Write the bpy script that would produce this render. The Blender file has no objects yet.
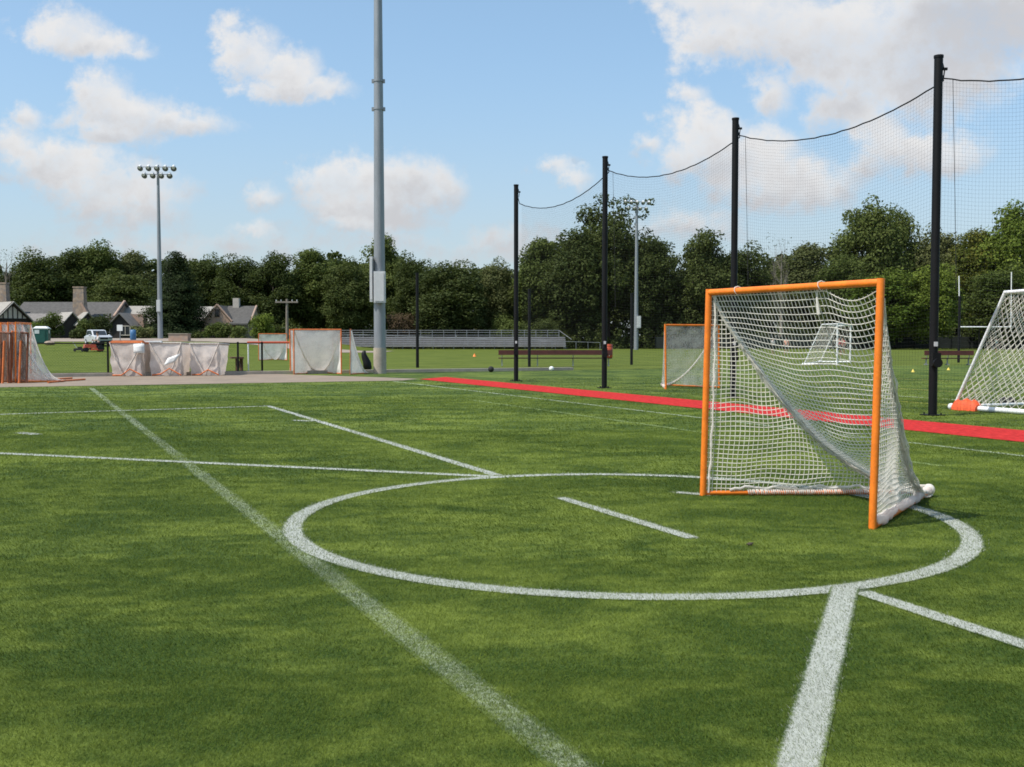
import bpy, math, random
import numpy as np
from mathutils import Vector, Matrix, noise as mnoise

R = math.radians
random.seed(7)
rng = np.random.default_rng(7)
sc = bpy.context.scene
col = sc.collection

# ------------------------------------------------------------------ camera maths
F = 1030.0; CX = 512.0; CY = 383.5; HC = 1.5
PITCH = math.atan(43.5 / F)
cp, sp = math.cos(PITCH), math.sin(PITCH)

def ray(x, y):
    u = (x - CX) / F; v = (CY - y) / F
    return u, cp + v * sp, -sp + v * cp

def gp(x, y, z=0.0):                     # photograph point -> point on level ground
    a, b, c = ray(x, y); t = (z - HC) / c
    return Vector((a * t, b * t, z))

def at(x, y, Y):                         # photograph point at a given depth
    a, b, c = ray(x, y); t = Y / b
    return Vector((a * t, Y, HC + c * t))

def smooth(a, b, x):
    t = min(1, max(0, (x - a) / (b - a))); return t * t * (3 - 2 * t)

def ground_z(X, Y):
    return 1.75 * smooth(75, 145, Y) * smooth(-20, -36, X)

def on(x, Y):                            # ground point in image column x at depth Y
    X = (x - CX) / F * Y
    return Vector((X, Y, ground_z(X, Y)))

# field frame: FV across, FU along the red lane towards the camera
FA = R(24.4)
FV = Vector((math.cos(FA), math.sin(FA), 0)); FU = Vector((math.sin(FA), -math.cos(FA), 0))
def fp(u, v, z=0.0):
    p = FU * u + FV * v; p.z = z; return p

# ------------------------------------------------------------------ materials
def new_mat(name):
    m = bpy.data.materials.new(name); m.use_nodes = True
    nt = m.node_tree; nt.nodes.clear()
    out = nt.nodes.new('ShaderNodeOutputMaterial')
    return m, nt, out

def N(nt, typ, **kw):
    n = nt.nodes.new(typ)
    for k, v in kw.items():
        if k.startswith('i_'):
            key = k[2:]
            n.inputs[int(key) if key.isdigit() else key.replace('_', ' ')].default_value = v
        else:
            setattr(n, k, v)
    return n

def L(nt, a, b): nt.links.new(a, b)

def mathn(nt, op, a, b=None, c=None, clamp=False):
    n = nt.nodes.new('ShaderNodeMath'); n.operation = op; n.use_clamp = clamp
    for i, s in enumerate((a, b, c)):
        if s is None: continue
        if isinstance(s, (int, float)): n.inputs[i].default_value = s
        else: L(nt, s, n.inputs[i])
    return n.outputs[0]

def mixc(nt, fac, a, b, blend='MIX'):
    n = nt.nodes.new('ShaderNodeMix'); n.data_type = 'RGBA'; n.blend_type = blend
    for i, s in ((0, fac), (6, a), (7, b)):
        if isinstance(s, (int, float)): n.inputs[i].default_value = s
        elif isinstance(s, (tuple, list)): n.inputs[i].default_value = (*s[:3], 1)
        else: L(nt, s, n.inputs[i])
    return n.outputs[2]

def noise(nt, vec, scale, detail=3, rough=.55, dist=0.0):
    n = N(nt, 'ShaderNodeTexNoise'); n.inputs['Scale'].default_value = scale
    n.inputs['Detail'].default_value = detail; n.inputs['Roughness'].default_value = rough
    n.inputs['Distortion'].default_value = dist
    if vec is not None: L(nt, vec, n.inputs['Vector'])
    return n.outputs['Fac']

def ramp(nt, fac, lo, hi):
    n = N(nt, 'ShaderNodeMapRange'); n.interpolation_type = 'SMOOTHSTEP'
    n.inputs['From Min'].default_value = lo; n.inputs['From Max'].default_value = hi
    L(nt, fac, n.inputs['Value']); return n.outputs['Result']

def plain(name, c, rough=.6, var=.25, scale=6.0, metal=0.0, bump=0.0, c2=None, spec=.4, stretch=None):
    """principled surface with two scales of wear"""
    m, nt, out = new_mat(name)
    tc = N(nt, 'ShaderNodeTexCoord'); v = tc.outputs['Object']
    if stretch:
        mp = N(nt, 'ShaderNodeMapping'); mp.inputs['Scale'].default_value = stretch; L(nt, v, mp.inputs[0]); v = mp.outputs[0]
    n1 = noise(nt, v, scale, 5, .6); n2 = noise(nt, v, scale * 7, 3)
    f = ramp(nt, mathn(nt, 'ADD', mathn(nt, 'MULTIPLY', n1, .65), mathn(nt, 'MULTIPLY', n2, .35)), .32, .68)
    d = c2 or tuple(x * (1 - var) for x in c); u = tuple(min(1, x * (1 + var * .6)) for x in c)
    colr = mixc(nt, f, d, u)
    b = N(nt, 'ShaderNodeBsdfPrincipled'); L(nt, colr, b.inputs['Base Color'])
    b.inputs['Roughness'].default_value = rough; b.inputs['Metallic'].default_value = metal
    b.inputs['Specular IOR Level'].default_value = spec
    if bump:
        bp = N(nt, 'ShaderNodeBump'); bp.inputs['Strength'].default_value = bump; bp.inputs['Distance'].default_value = .02
        L(nt, n2, bp.inputs['Height']); L(nt, bp.outputs[0], b.inputs['Normal'])
    L(nt, b.outputs[0], out.inputs[0]); return m

def turf_colour(nt):
    g = N(nt, 'ShaderNodeNewGeometry'); p = g.outputs['Position']
    mp = N(nt, 'ShaderNodeMapping'); mp.inputs['Rotation'].default_value = (0, 0, -FA); mp.inputs['Scale'].default_value = (.75, 1.25, 1)
    L(nt, p, mp.inputs[0]); v = mp.outputs[0]
    n0 = noise(nt, v, .34, 2, .5); n1 = noise(nt, v, 1.25, 5, .62, .6); n2 = noise(nt, v, 6, 4, .65)  # broadest noise puts patches of fibre self-shadow into the turf colour
    s = mathn(nt, 'ADD', mathn(nt, 'ADD', mathn(nt, 'MULTIPLY', n1, .46), mathn(nt, 'MULTIPLY', n2, .28)), mathn(nt, 'MULTIPLY', n0, .26))
    f = ramp(nt, s, .42, .62)
    c = mixc(nt, f, TURF_D, TURF_L)
    # fibres: yellow and dark flecks
    n3 = noise(nt, p, 70, 2, .7)
    c = mixc(nt, mathn(nt, 'MULTIPLY', ramp(nt, n3, .4, .75), .35), c, (.16, .19, .055))
    c = mixc(nt, mathn(nt, 'MULTIPLY', ramp(nt, n3, .5, .25), .55), c, (.012, .022, .004))
    return c, p

TURF_D = (.024, .054, .0045); TURF_L = (.148, .192, .028)
PAINT_W = (.36, .375, .325)

def mat_turf():
    m, nt, out = new_mat('turf')
    c, p = turf_colour(nt)
    b = N(nt, 'ShaderNodeBsdfPrincipled'); L(nt, c, b.inputs['Base Color']); b.inputs['Roughness'].default_value = .85
    b.inputs['Specular IOR Level'].default_value = .15
    bp = N(nt, 'ShaderNodeBump'); bp.inputs['Strength'].default_value = .5; bp.inputs['Distance'].default_value = .02
    L(nt, noise(nt, p, 45, 3, .7), bp.inputs['Height']); L(nt, bp.outputs[0], b.inputs['Normal'])
    L(nt, b.outputs[0], out.inputs[0]); return m

def mat_line(name, white, keep):
    """chalk-white fibres with green showing through; keep = how much paint is left"""
    m, nt, out = new_mat(name)
    c, p = turf_colour(nt)
    n1 = noise(nt, p, 38, 4, .7); n2 = noise(nt, p, 1.1, 3)
    s = mathn(nt, 'ADD', mathn(nt, 'MULTIPLY', n1, .8), mathn(nt, 'MULTIPLY', n2, .5))
    ed = N(nt, 'ShaderNodeAttribute'); ed.attribute_name = 'edge'
    s = mathn(nt, 'ADD', s, mathn(nt, 'MULTIPLY', mathn(nt, 'SUBTRACT', ed.outputs['Fac'], .6), .5))
    f = ramp(nt, s, 1.05 - keep - .2, 1.05 - keep + .2)
    b = N(nt, 'ShaderNodeBsdfPrincipled'); L(nt, mixc(nt, f, c, white), b.inputs['Base Color']); b.inputs['Roughness'].default_value = .8
    L(nt, b.outputs[0], out.inputs[0]); return m

def mat_fibre():
    m, nt, out = new_mat('turf_fibre')
    c, p = turf_colour(nt)
    at_ = N(nt, 'ShaderNodeAttribute'); at_.attribute_name = 'tint'
    pa = N(nt, 'ShaderNodeAttribute'); pa.attribute_name = 'paint'
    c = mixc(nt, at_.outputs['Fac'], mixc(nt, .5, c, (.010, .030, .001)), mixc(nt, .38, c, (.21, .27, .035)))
    c = mixc(nt, pa.outputs['Fac'], c, PAINT_W)
    b = N(nt, 'ShaderNodeBsdfPrincipled'); L(nt, c, b.inputs['Base Color']); b.inputs['Roughness'].default_value = .7
    b.inputs['Specular IOR Level'].default_value = .08
    tr = N(nt, 'ShaderNodeBsdfTranslucent'); L(nt, c, tr.inputs[0])
    mx = N(nt, 'ShaderNodeMixShader'); mx.inputs[0].default_value = .2
    L(nt, b.outputs[0], mx.inputs[1]); L(nt, tr.outputs[0], mx.inputs[2])
    L(nt, mx.outputs[0], out.inputs[0]); return m

def mat_foliage(name, dark, light, trans=.32):
    m, nt, out = new_mat(name)
    a = N(nt, 'ShaderNodeAttribute'); a.attribute_name = 'tint'
    oi = N(nt, 'ShaderNodeObjectInfo')
    f = mathn(nt, 'ADD', a.outputs['Fac'], mathn(nt, 'MULTIPLY', mathn(nt, 'SUBTRACT', oi.outputs['Random'], .5), .6), clamp=True)
    c = mixc(nt, f, dark, light)
    d = N(nt, 'ShaderNodeBsdfPrincipled'); L(nt, c, d.inputs['Base Color']); d.inputs['Roughness'].default_value = .6
    d.inputs['Specular IOR Level'].default_value = .08
    t = N(nt, 'ShaderNodeBsdfTranslucent'); L(nt, mixc(nt, .5, c, (.10, .13, .02)), t.inputs[0])
    mx = N(nt, 'ShaderNodeMixShader'); mx.inputs[0].default_value = trans
    L(nt, d.outputs[0], mx.inputs[1]); L(nt, t.outputs[0], mx.inputs[2]); L(nt, mx.outputs[0], out.inputs[0]); return m

def mat_netcloth(name, c, cover, scale=22):
    """close-woven netting: the open part of each cell lets light through"""
    m, nt, out = new_mat(name)
    tc = N(nt, 'ShaderNodeTexCoord')
    n = noise(nt, tc.outputs['Object'], 2.2, 3); n2 = noise(nt, tc.outputs['Object'], scale, 2, .7)
    f = mathn(nt, 'ADD', cover, mathn(nt, 'ADD', mathn(nt, 'MULTIPLY', mathn(nt, 'SUBTRACT', n, .5), .7), mathn(nt, 'MULTIPLY', mathn(nt, 'SUBTRACT', n2, .5), .8)), clamp=True)
    d = N(nt, 'ShaderNodeBsdfDiffuse'); L(nt, mixc(nt, ramp(nt, n, .35, .65), tuple(x * .78 for x in c), c), d.inputs[0])
    tl = N(nt, 'ShaderNodeBsdfTranslucent'); tl.inputs[0].default_value = (*c, 1)
    m0 = N(nt, 'ShaderNodeMixShader'); m0.inputs[0].default_value = .3; L(nt, d.outputs[0], m0.inputs[1]); L(nt, tl.outputs[0], m0.inputs[2])
    t = N(nt, 'ShaderNodeBsdfTransparent'); mx = N(nt, 'ShaderNodeMixShader')
    L(nt, f, mx.inputs[0]); L(nt, t.outputs[0], mx.inputs[1]); L(nt, m0.outputs[0], mx.inputs[2]); L(nt, mx.outputs[0], out.inputs[0]); return m

def mat_brick(name, c1, c2, mortar, scale):
    m, nt, out = new_mat(name)
    tc = N(nt, 'ShaderNodeTexCoord')
    vo = N(nt, 'ShaderNodeTexVoronoi'); vo.inputs['Scale'].default_value = scale; L(nt, tc.outputs['Object'], vo.inputs['Vector'])
    sepc = N(nt, 'ShaderNodeSeparateColor'); L(nt, vo.outputs['Color'], sepc.inputs[0])
    c = mixc(nt, sepc.outputs[0], c1, c2)
    c = mixc(nt, ramp(nt, vo.outputs['Distance'], .45, .75), c, mortar)
    b = N(nt, 'ShaderNodeBsdfPrincipled'); L(nt, c, b.inputs['Base Color']); b.inputs['Roughness'].default_value = .85
    L(nt, b.outputs[0], out.inputs[0]); return m

M = {}
M['turf'] = mat_turf()
M['line'] = mat_line('line_white', PAINT_W, .46)
M['line_faint'] = mat_line('line_faded', (.29, .33, .23), .30)
M['line_worn'] = mat_line('line_worn', (.26, .30, .19), .17)
M['line_green'] = mat_line('line_pale_green', (.17, .23, .07), .3)
M['line_yellow'] = mat_line('line_yellow', (.38, .34, .05), .5)
M['fibre'] = mat_fibre()
M['grass'] = plain('mown_grass', (.100, .122, .024), .95, .3, .35, c2=(.066, .092, .016), spec=.05)
M['asphalt'] = plain('worn_path', (.245, .19, .14), .9, .2, .8)
M['red_lane'] = plain('red_rubber', (.47, .032, .030), .95, .42, 9, spec=.05, bump=.4)
M['concrete'] = plain('concrete', (.40, .345, .28), .85, .2, 2)
M['road'] = plain('road_grey', (.29, .235, .185), .9, .15, .3)
M['orange'] = plain('orange_paint', (.82, .20, .014), .45, .2, 7, spec=.4)
M['orange_old'] = plain('weathered_orange', (.62, .16, .04), .6, .35, 4)
M['cord'] = plain('white_cord', (.88, .84, .77), .85, .22, 3)
def let_through(m, k, c):
    nt = m.node_tree; out = next(n for n in nt.nodes if n.type == 'OUTPUT_MATERIAL'); b = next(n for n in nt.nodes if n.type == 'BSDF_PRINCIPLED')
    t = N(nt, 'ShaderNodeBsdfTranslucent'); t.inputs[0].default_value = (*c, 1); mx = N(nt, 'ShaderNodeMixShader'); mx.inputs[0].default_value = k
    L(nt, b.outputs[0], mx.inputs[1]); L(nt, t.outputs[0], mx.inputs[2]); L(nt, mx.outputs[0], out.inputs[0])
let_through(M['cord'], .5, (.92, .88, .80))
M['cord_old'] = plain('dirty_cord', (.52, .46, .41), .9, .3, 8)
M['white_pipe'] = plain('white_pipe', (.78, .78, .77), .4, .08, 4)
M['net_far'] = mat_netcloth('far_netting', (.84, .80, .75), .95)
M['net_thin'] = mat_netcloth('thin_netting', (.82, .79, .74), .40)
M['net_brown'] = mat_netcloth('brown_netting', (.20, .13, .10), .8)
M['rust'] = plain('rusted_paint', (.22, .075, .035), .7, .35, 5)
M['net_tan'] = mat_netcloth('tan_netting', (.82, .73, .66), 1.02)
M['black_net'] = plain('black_twine', (.02, .02, .022), .8, .2, 5)
M['black'] = plain('black_steel', (.006, .006, .0065), .55, .3, 3, spec=.22)
M['galv'] = plain('galvanised', (.27, .285, .30), .5, .16, 2.0, metal=.35, stretch=(1, 1, .15))
M['galv_light'] = plain('grey_box', (.52, .53, .53), .5, .08, 3)
M['alu'] = plain('aluminium', (.30, .30, .31), .6, .15, 1, metal=.2)
M['lamp'] = plain('lamp_housing', (.68, .68, .68), .4, .1, 3)
M['glass'] = plain('dark_glass', (.03, .035, .04), .12, .2, 1, spec=.6)
M['lens'] = plain('lamp_lens', (.12, .125, .13), .2, .1, 3)
M['maroon'] = plain('maroon_plank', (.085, .022, .018), .6, .3, 3)
M['wood'] = plain('brown_wood', (.12, .065, .035), .8, .3, 3)
M['slate'] = plain('slate', (.085, .080, .073), .8, .3, 2.5)
M['slate_pale'] = plain('pale_slate', (.31, .29, .255), .8, .18, 2.5)
M['slate_mid'] = plain('weathered_slate', (.20, .185, .17), .8, .22, 2.5)
M['stone'] = mat_brick('fieldstone', (.26, .19, .135), (.36, .275, .20), (.22, .18, .15), 2.2)
M['stone_pink'] = mat_brick('pink_stone', (.36, .235, .17), (.44, .30, .22), (.34, .25, .2), 2.0)
M['timber'] = plain('black_timber', (.028, .022, .02), .7, .3, 2)
M['stucco'] = plain('stucco', (.50, .45, .39), .85, .12, 2)
M['bark'] = plain('bark', (.085, .065, .048), .9, .35, 3)
M['bark_pale'] = plain('pale_bark', (.22, .19, .155), .9, .3, 3)
M['dkgreen_plastic'] = plain('green_plastic', (.022, .105, .085), .45, .15, 2)
M['white_plastic'] = plain('white_plastic', (.74, .74, .72), .45, .08, 2)
M['silver'] = plain('silver_paint', (.56, .57, .58), .25, .05, 2, metal=.2, spec=.6)
M['rubber'] = plain('rubber', (.02, .02, .02), .8, .2, 5)
M['red_paint'] = plain('red_paint', (.46, .075, .028), .4, .2, 3)
M['skin'] = plain('skin', (.42, .25, .18), .55, .08, 6)
M['shirt_white'] = plain('white_shirt', (.66, .60, .57), .85, .1, 6)
M['shirt_red'] = plain('red_shirt', (.50, .055, .06), .85, .12, 6)
M['shirt_teal'] = plain('teal_shirt', (.06, .26, .28), .85, .12, 6)
M['shirt_peach'] = plain('peach_shirt', (.62, .34, .25), .85, .12, 6)
M['trousers'] = plain('dark_cloth', (.025, .026, .03), .85, .2, 6)
M['hair'] = plain('brown_hair', (.05, .03, .02), .7, .2, 10)
M['orange_bag'] = plain('orange_bag', (.72, .10, .028), .65, .25, 9)
M['screen'] = plain('windscreen_mesh', (.018, .024, .02), .9, .3, 1)
M['blue'] = plain('blue_plastic', (.05, .15, .30), .5, .15, 3)
M['yellow'] = plain('yellow_plastic', (.70, .52, .08), .5, .1, 3)
M['f_dark'] = mat_foliage('leaf_dark', (0.0409, 0.0579, 0.0173), (0.1036, 0.1257, 0.0376))
M['f_deep'] = mat_foliage('leaf_deep', (0.0302, 0.0449, 0.0157), (0.0798, 0.0998, 0.0329))
M['f_mid'] = mat_foliage('leaf_mid', (0.0539, 0.0798, 0.0188), (0.1337, 0.1616, 0.0438))
M['f_olive'] = mat_foliage('leaf_olive', (0.0798, 0.0958, 0.0329), (0.1673, 0.1776, 0.0704))
M['f_bright'] = mat_foliage('leaf_bright', (0.0712, 0.1137, 0.0173), (0.1888, 0.2375, 0.0407))
M['f_gold'] = mat_foliage('leaf_gold', (0.0918, 0.1158, 0.0235), (0.2805, 0.2394, 0.0470))
M['f_spruce'] = mat_foliage('leaf_spruce', (.012, .021, .007), (.034, .050, .015), .15)
M['f_brown'] = mat_foliage('leaf_brown', (.085, .06, .036), (.17, .115, .072))

# ------------------------------------------------------------------ mesh builder
def org(o):
    v = Vector((0, 0, 0))
    while o is not None:
        v = v + o.location; o = o.parent
    return v

class MB:
    def __init__(s): s.v = []; s.f = []; s.smooth = []
    def add(s, vs, fs, smooth=False):
        k = len(s.v); s.v.extend([tuple(p) for p in vs])
        for f in fs: s.f.append([i + k for i in f]); s.smooth.append(smooth)
        return s
    def box(s, c, size, rot=0.0, taper=1.0, m=None):
        hx, hy, hz = size[0] / 2, size[1] / 2, size[2] / 2
        vs = []
        for z, t in ((-hz, 1), (hz, taper)):
            for x, y in ((-hx, -hy), (hx, -hy), (hx, hy), (-hx, hy)):
                p = Vector((x * t, y * t, z))
                if rot: p = Matrix.Rotation(rot, 3, 'Z') @ p
                if m is not None: p = m @ p
                vs.append(p + Vector(c))
        return s.add(vs, [(3, 2, 1, 0), (4, 5, 6, 7), (0, 1, 5, 4), (1, 2, 6, 5), (2, 3, 7, 6), (3, 0, 4, 7)])
    def prism(s, poly, off):             # extrude a planar polygon by a vector
        n = len(poly); off = Vector(off)
        vs = [Vector(p) for p in poly] + [Vector(p) + off for p in poly]
        fs = [tuple(range(n))[::-1], tuple(range(n, 2 * n))] + [(i, (i + 1) % n, (i + 1) % n + n, i + n) for i in range(n)]
        return s.add(vs, fs)
    def tube(s, pts, r, n=8, cap=True, smooth=True):
        pts = [Vector(p) for p in pts]; m = len(pts)
        rs = r if isinstance(r, (list, tuple)) else [r] * m
        d0 = (pts[1] - pts[0]).normalized()
        ref = Vector((0, 0, 1)) if abs(d0.z) < .9 else Vector((1, 0, 0))
        x = d0.cross(ref).normalized()
        vs = []
        for i, p in enumerate(pts):
            d = (pts[min(i + 1, m - 1)] - pts[max(i - 1, 0)]).normalized()
            x = (x - d * x.dot(d))
            x = x.normalized() if x.length > 1e-6 else d.orthogonal().normalized()
            y = d.cross(x)
            for k in range(n):
                a = 2 * math.pi * k / n
                vs.append(p + (x * math.cos(a) + y * math.sin(a)) * rs[i])
        fs = [(i * n + k, i * n + (k + 1) % n, (i + 1) * n + (k + 1) % n, (i + 1) * n + k) for i in range(m - 1) for k in range(n)]
        s.add(vs, fs, smooth)
        if cap: s.add(vs[:n], [tuple(range(n))[::-1]]); s.add(vs[-n:], [tuple(range(n))])
        return s
    def sheet(s, grid, smooth=True):
        h = len(grid); w = len(grid[0])
        return s.add([p for row in grid for p in row], [(i * w + j, i * w + j + 1, (i + 1) * w + j + 1, (i + 1) * w + j) for i in range(h - 1) for j in range(w - 1)], smooth)
    def ball(s, c, r, n=12, m=8, sc=(1, 1, 1)):
        g = [[Vector(c) + Vector((math.cos(2 * math.pi * j / n) * math.sin(math.pi * i / m) * sc[0], math.sin(2 * math.pi * j / n) * math.sin(math.pi * i / m) * sc[1], math.cos(math.pi * i / m) * sc[2])) * r for j in range(n + 1)] for i in range(m + 1)]
        return s.sheet(g)
    def build(s, name, mat, parent=None, world=True):
        me = bpy.data.meshes.new(name)
        o = org(parent) if (parent is not None and world) else Vector((0, 0, 0))
        me.from_pydata([(p[0] - o.x, p[1] - o.y, p[2] - o.z) for p in s.v], [], s.f)
        me.polygons.foreach_set('use_smooth', s.smooth)
        me.materials.append(M[mat] if isinstance(mat, str) else mat)
        ob = bpy.data.objects.new(name, me); col.objects.link(ob)
        if parent is not None: ob.parent = parent
        return ob

def tag(o, label=None, cat=None, group=None, kind=None):
    if label: o['label'] = label
    if cat: o['category'] = cat
    if group: o['group'] = group
    if kind: o['kind'] = kind
    return o

def thing(name, loc, label, cat, group=None, rz=0.0):
    e = bpy.data.objects.new(name, None); e.empty_display_size = .2; col.objects.link(e)
    e.location = loc; e.rotation_euler.z = rz
    return tag(e, label, cat, group)

def copy_tree(o, loc=None, rz=None, label=None, parent=None):
    c = o.copy(); col.objects.link(c)
    if parent is not None: c.parent = parent
    if loc is not None: c.location = loc
    if rz is not None: c.rotation_euler.z = rz
    if label: c['label'] = label
    for ch in list(o.children): copy_tree(ch, parent=c)
    return c

def structure(mb, name, mat): return tag(mb.build(name, mat), kind='structure')

# ------------------------------------------------------------------ ground
def build_ground():
    xs = [-1500, -700, -350, -200] + list(np.arange(-140, 141, 4.0)) + [200, 350, 700, 1500]
    ys = [-300, -60, -10] + list(np.arange(0, 241, 4.0)) + [300, 450, 800, 1800]
    mb = MB(); mb.sheet([[Vector((x, y, ground_z(x, y) - .012)) for x in xs] for y in ys])
    structure(mb, 'ground', 'grass')
build_ground()

def flat(name, pts, mat, z):
    mb = MB(); mb.add([(p[0], p[1], z) for p in pts], [tuple(range(len(pts)))]); return structure(mb, name, mat)

UE = -36.3                                # field edge along the path
UK = -45.6                                # kerb line
structure(MB().add([fp(60, -70, 0), fp(60, 80, 0), fp(UK + .2, 80, 0), fp(UK + .2, 6, 0), fp(UE, 6, 0), fp(UE, -70, 0)], [(0, 1, 2, 3, 4, 5)]), 'playing_field', 'turf')
pth = [fp(UE, -70), fp(UE, 12.0), fp(UE - 1.3, 13.1), fp(UE - 3.5, 12.2), fp(UK + .15, 9.3), fp(UK + .15, -70)]
flat('path', pth, 'asphalt', .008)
flat('running_lane', [fp(UE - .9, 13.0), fp(40, 13.0), fp(40, 14.7), fp(UE - 2.6, 14.7)], 'red_lane', .012)
kb = MB()
kb.prism([fp(UK - .18, -70, -.1), fp(UK + .12, -70, -.1), fp(UK + .12, 24, -.1), fp(UK - .18, 24, -.1)], (0, 0, .24))
structure(kb, 'kerb', 'concrete')
# road in front of the clubhouse
rd = MB(); g = []
for X in np.arange(-140, -14, 4.0):
    g.append([Vector((X, y, ground_z(X, y) + .02)) for y in np.arange(122, 141, 3.0)])
structure(rd.sheet(g), 'road', 'road')

# painted lines: segments and the crease, shared by the sheets and by the turf fibres
SEG = []                                  # (p, q, halfwidth, strength)
ZL = .004
def line(p, q, w, mat='line', strength=1.0, z=ZL, name='field_line'):
    p = Vector((p[0], p[1], 0)); q = Vector((q[0], q[1], 0)); d = (q - p).normalized(); n = Vector((-d.y, d.x, 0)) * (w / 2)
    k = max(1, int((q - p).length / 1.0)); mb = MB(); g = []
    for i in range(k + 1):
        c = p.lerp(q, i / k); c.z = z
        g.append([c - n * 1.12, c - n * .72, c + n * .72, c + n * 1.12])
    edge_attr(structure(mb.sheet(g, False), name, mat))
    SEG.append(((p.x, p.y), (q.x, q.y), w / 2, strength))

CR = 2.685
def edge_attr(o):
    a = o.data.attributes.new('edge', 'FLOAT', 'POINT'); n = len(o.data.vertices)
    a.data.foreach_set('value', np.tile(np.array([0, 1, 1, 0], dtype=np.float32), n // 4)); return o
def crease_fit():
    # least squares ellipse through the seen outline (the paint is not a perfect circle)
    pts = [gp(293, 530), gp(972, 541.5), gp(621, 475.2), gp(651, 597.6), gp(500, 477), gp(846, 589), gp(940, 520), gp(698, 477.2), gp(335, 500.5), gp(345, 558)]
    A_ = np.array([[p.x ** 2, p.y ** 2, p.x, p.y] for p in pts]); k = np.linalg.lstsq(A_, np.ones(len(pts)), rcond=None)[0]
    cx, cy = -k[2] / (2 * k[0]), -k[3] / (2 * k[1]); g = 1 + k[0] * cx ** 2 + k[1] * cy ** 2
    return cx, cy, math.sqrt(g / k[0]), math.sqrt(g / k[1])
ccx, ccy, CRX, CRY = crease_fit()
CRX += .03; print('crease', ccx, ccy, CRX, CRY)
def crease():
    mb = MB(); g = []
    for i in range(161):
        a = 2 * math.pi * i / 160
        g.append([Vector((ccx + math.cos(a) * (CRX + r), ccy + math.sin(a) * (CRY + r), ZL)) for r in (-.085, -.055, .055, .085)])
    edge_attr(structure(mb.sheet(g, False), 'crease_circle', 'line'))
crease()
def pl(a, b, w, mat='line', s=1.0, **k): line(gp(*a), gp(*b), w, mat, s, **k)
p1, p2 = gp(91, 388), gp(574, 767)
line(p1, p2 + (p2 - p1).normalized() * 4, .155, 'line_worn', .45, z=.0032)
pl((268, 406), (497, 475.5), .14)
pl((561, 498), (692, 538.2), .12)
a_, b_ = gp(862, 592.5), gp(1024, 645); line(a_, b_ + (b_ - a_).normalized() * 5, .13, z=.0044)
a_, b_ = gp(268, 406.2), gp(0, 414.5); line(a_, b_ + (b_ - a_).normalized() * 25, .14, z=.0046)
a_, b_ = gp(492, 476.8), gp(0, 453.5); line(a_, b_ + (b_ - a_).normalized() * 12, .15, z=.005)
a_, b_ = gp(845, 588), gp(798, 767); line(a_, b_ + (b_ - a_).normalized() * 3, .148, z=.0052)
pl((20, 433), (37, 434.6), .2); pl((294, 420.5), (313, 421.3), .16, z=.0054)
pl((677, 492.6), (712, 495.4), .12)
line(fp(UE + .6, 11.5), fp(40, 11.5), .13, 'line_faint', .6)
line(fp(-24, 9.7), fp(-9, 9.7), .12, 'line_green', .0)
# lines on the turf field beyond the net
line(fp(-30, 24), fp(5, 24), .12, 'line_yellow', 0); line(fp(-26, 19), fp(5, 19), .12, 'line_yellow', 0)
line(fp(-24, 20.8), fp(5, 20.8), .10, 'line', 0); line(fp(-36, 30), fp(0, 30), .12, 'line_yellow', 0)
line(fp(UE + 10, -60), fp(UE + 10, -2), .10, 'line_green', 0)

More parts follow.
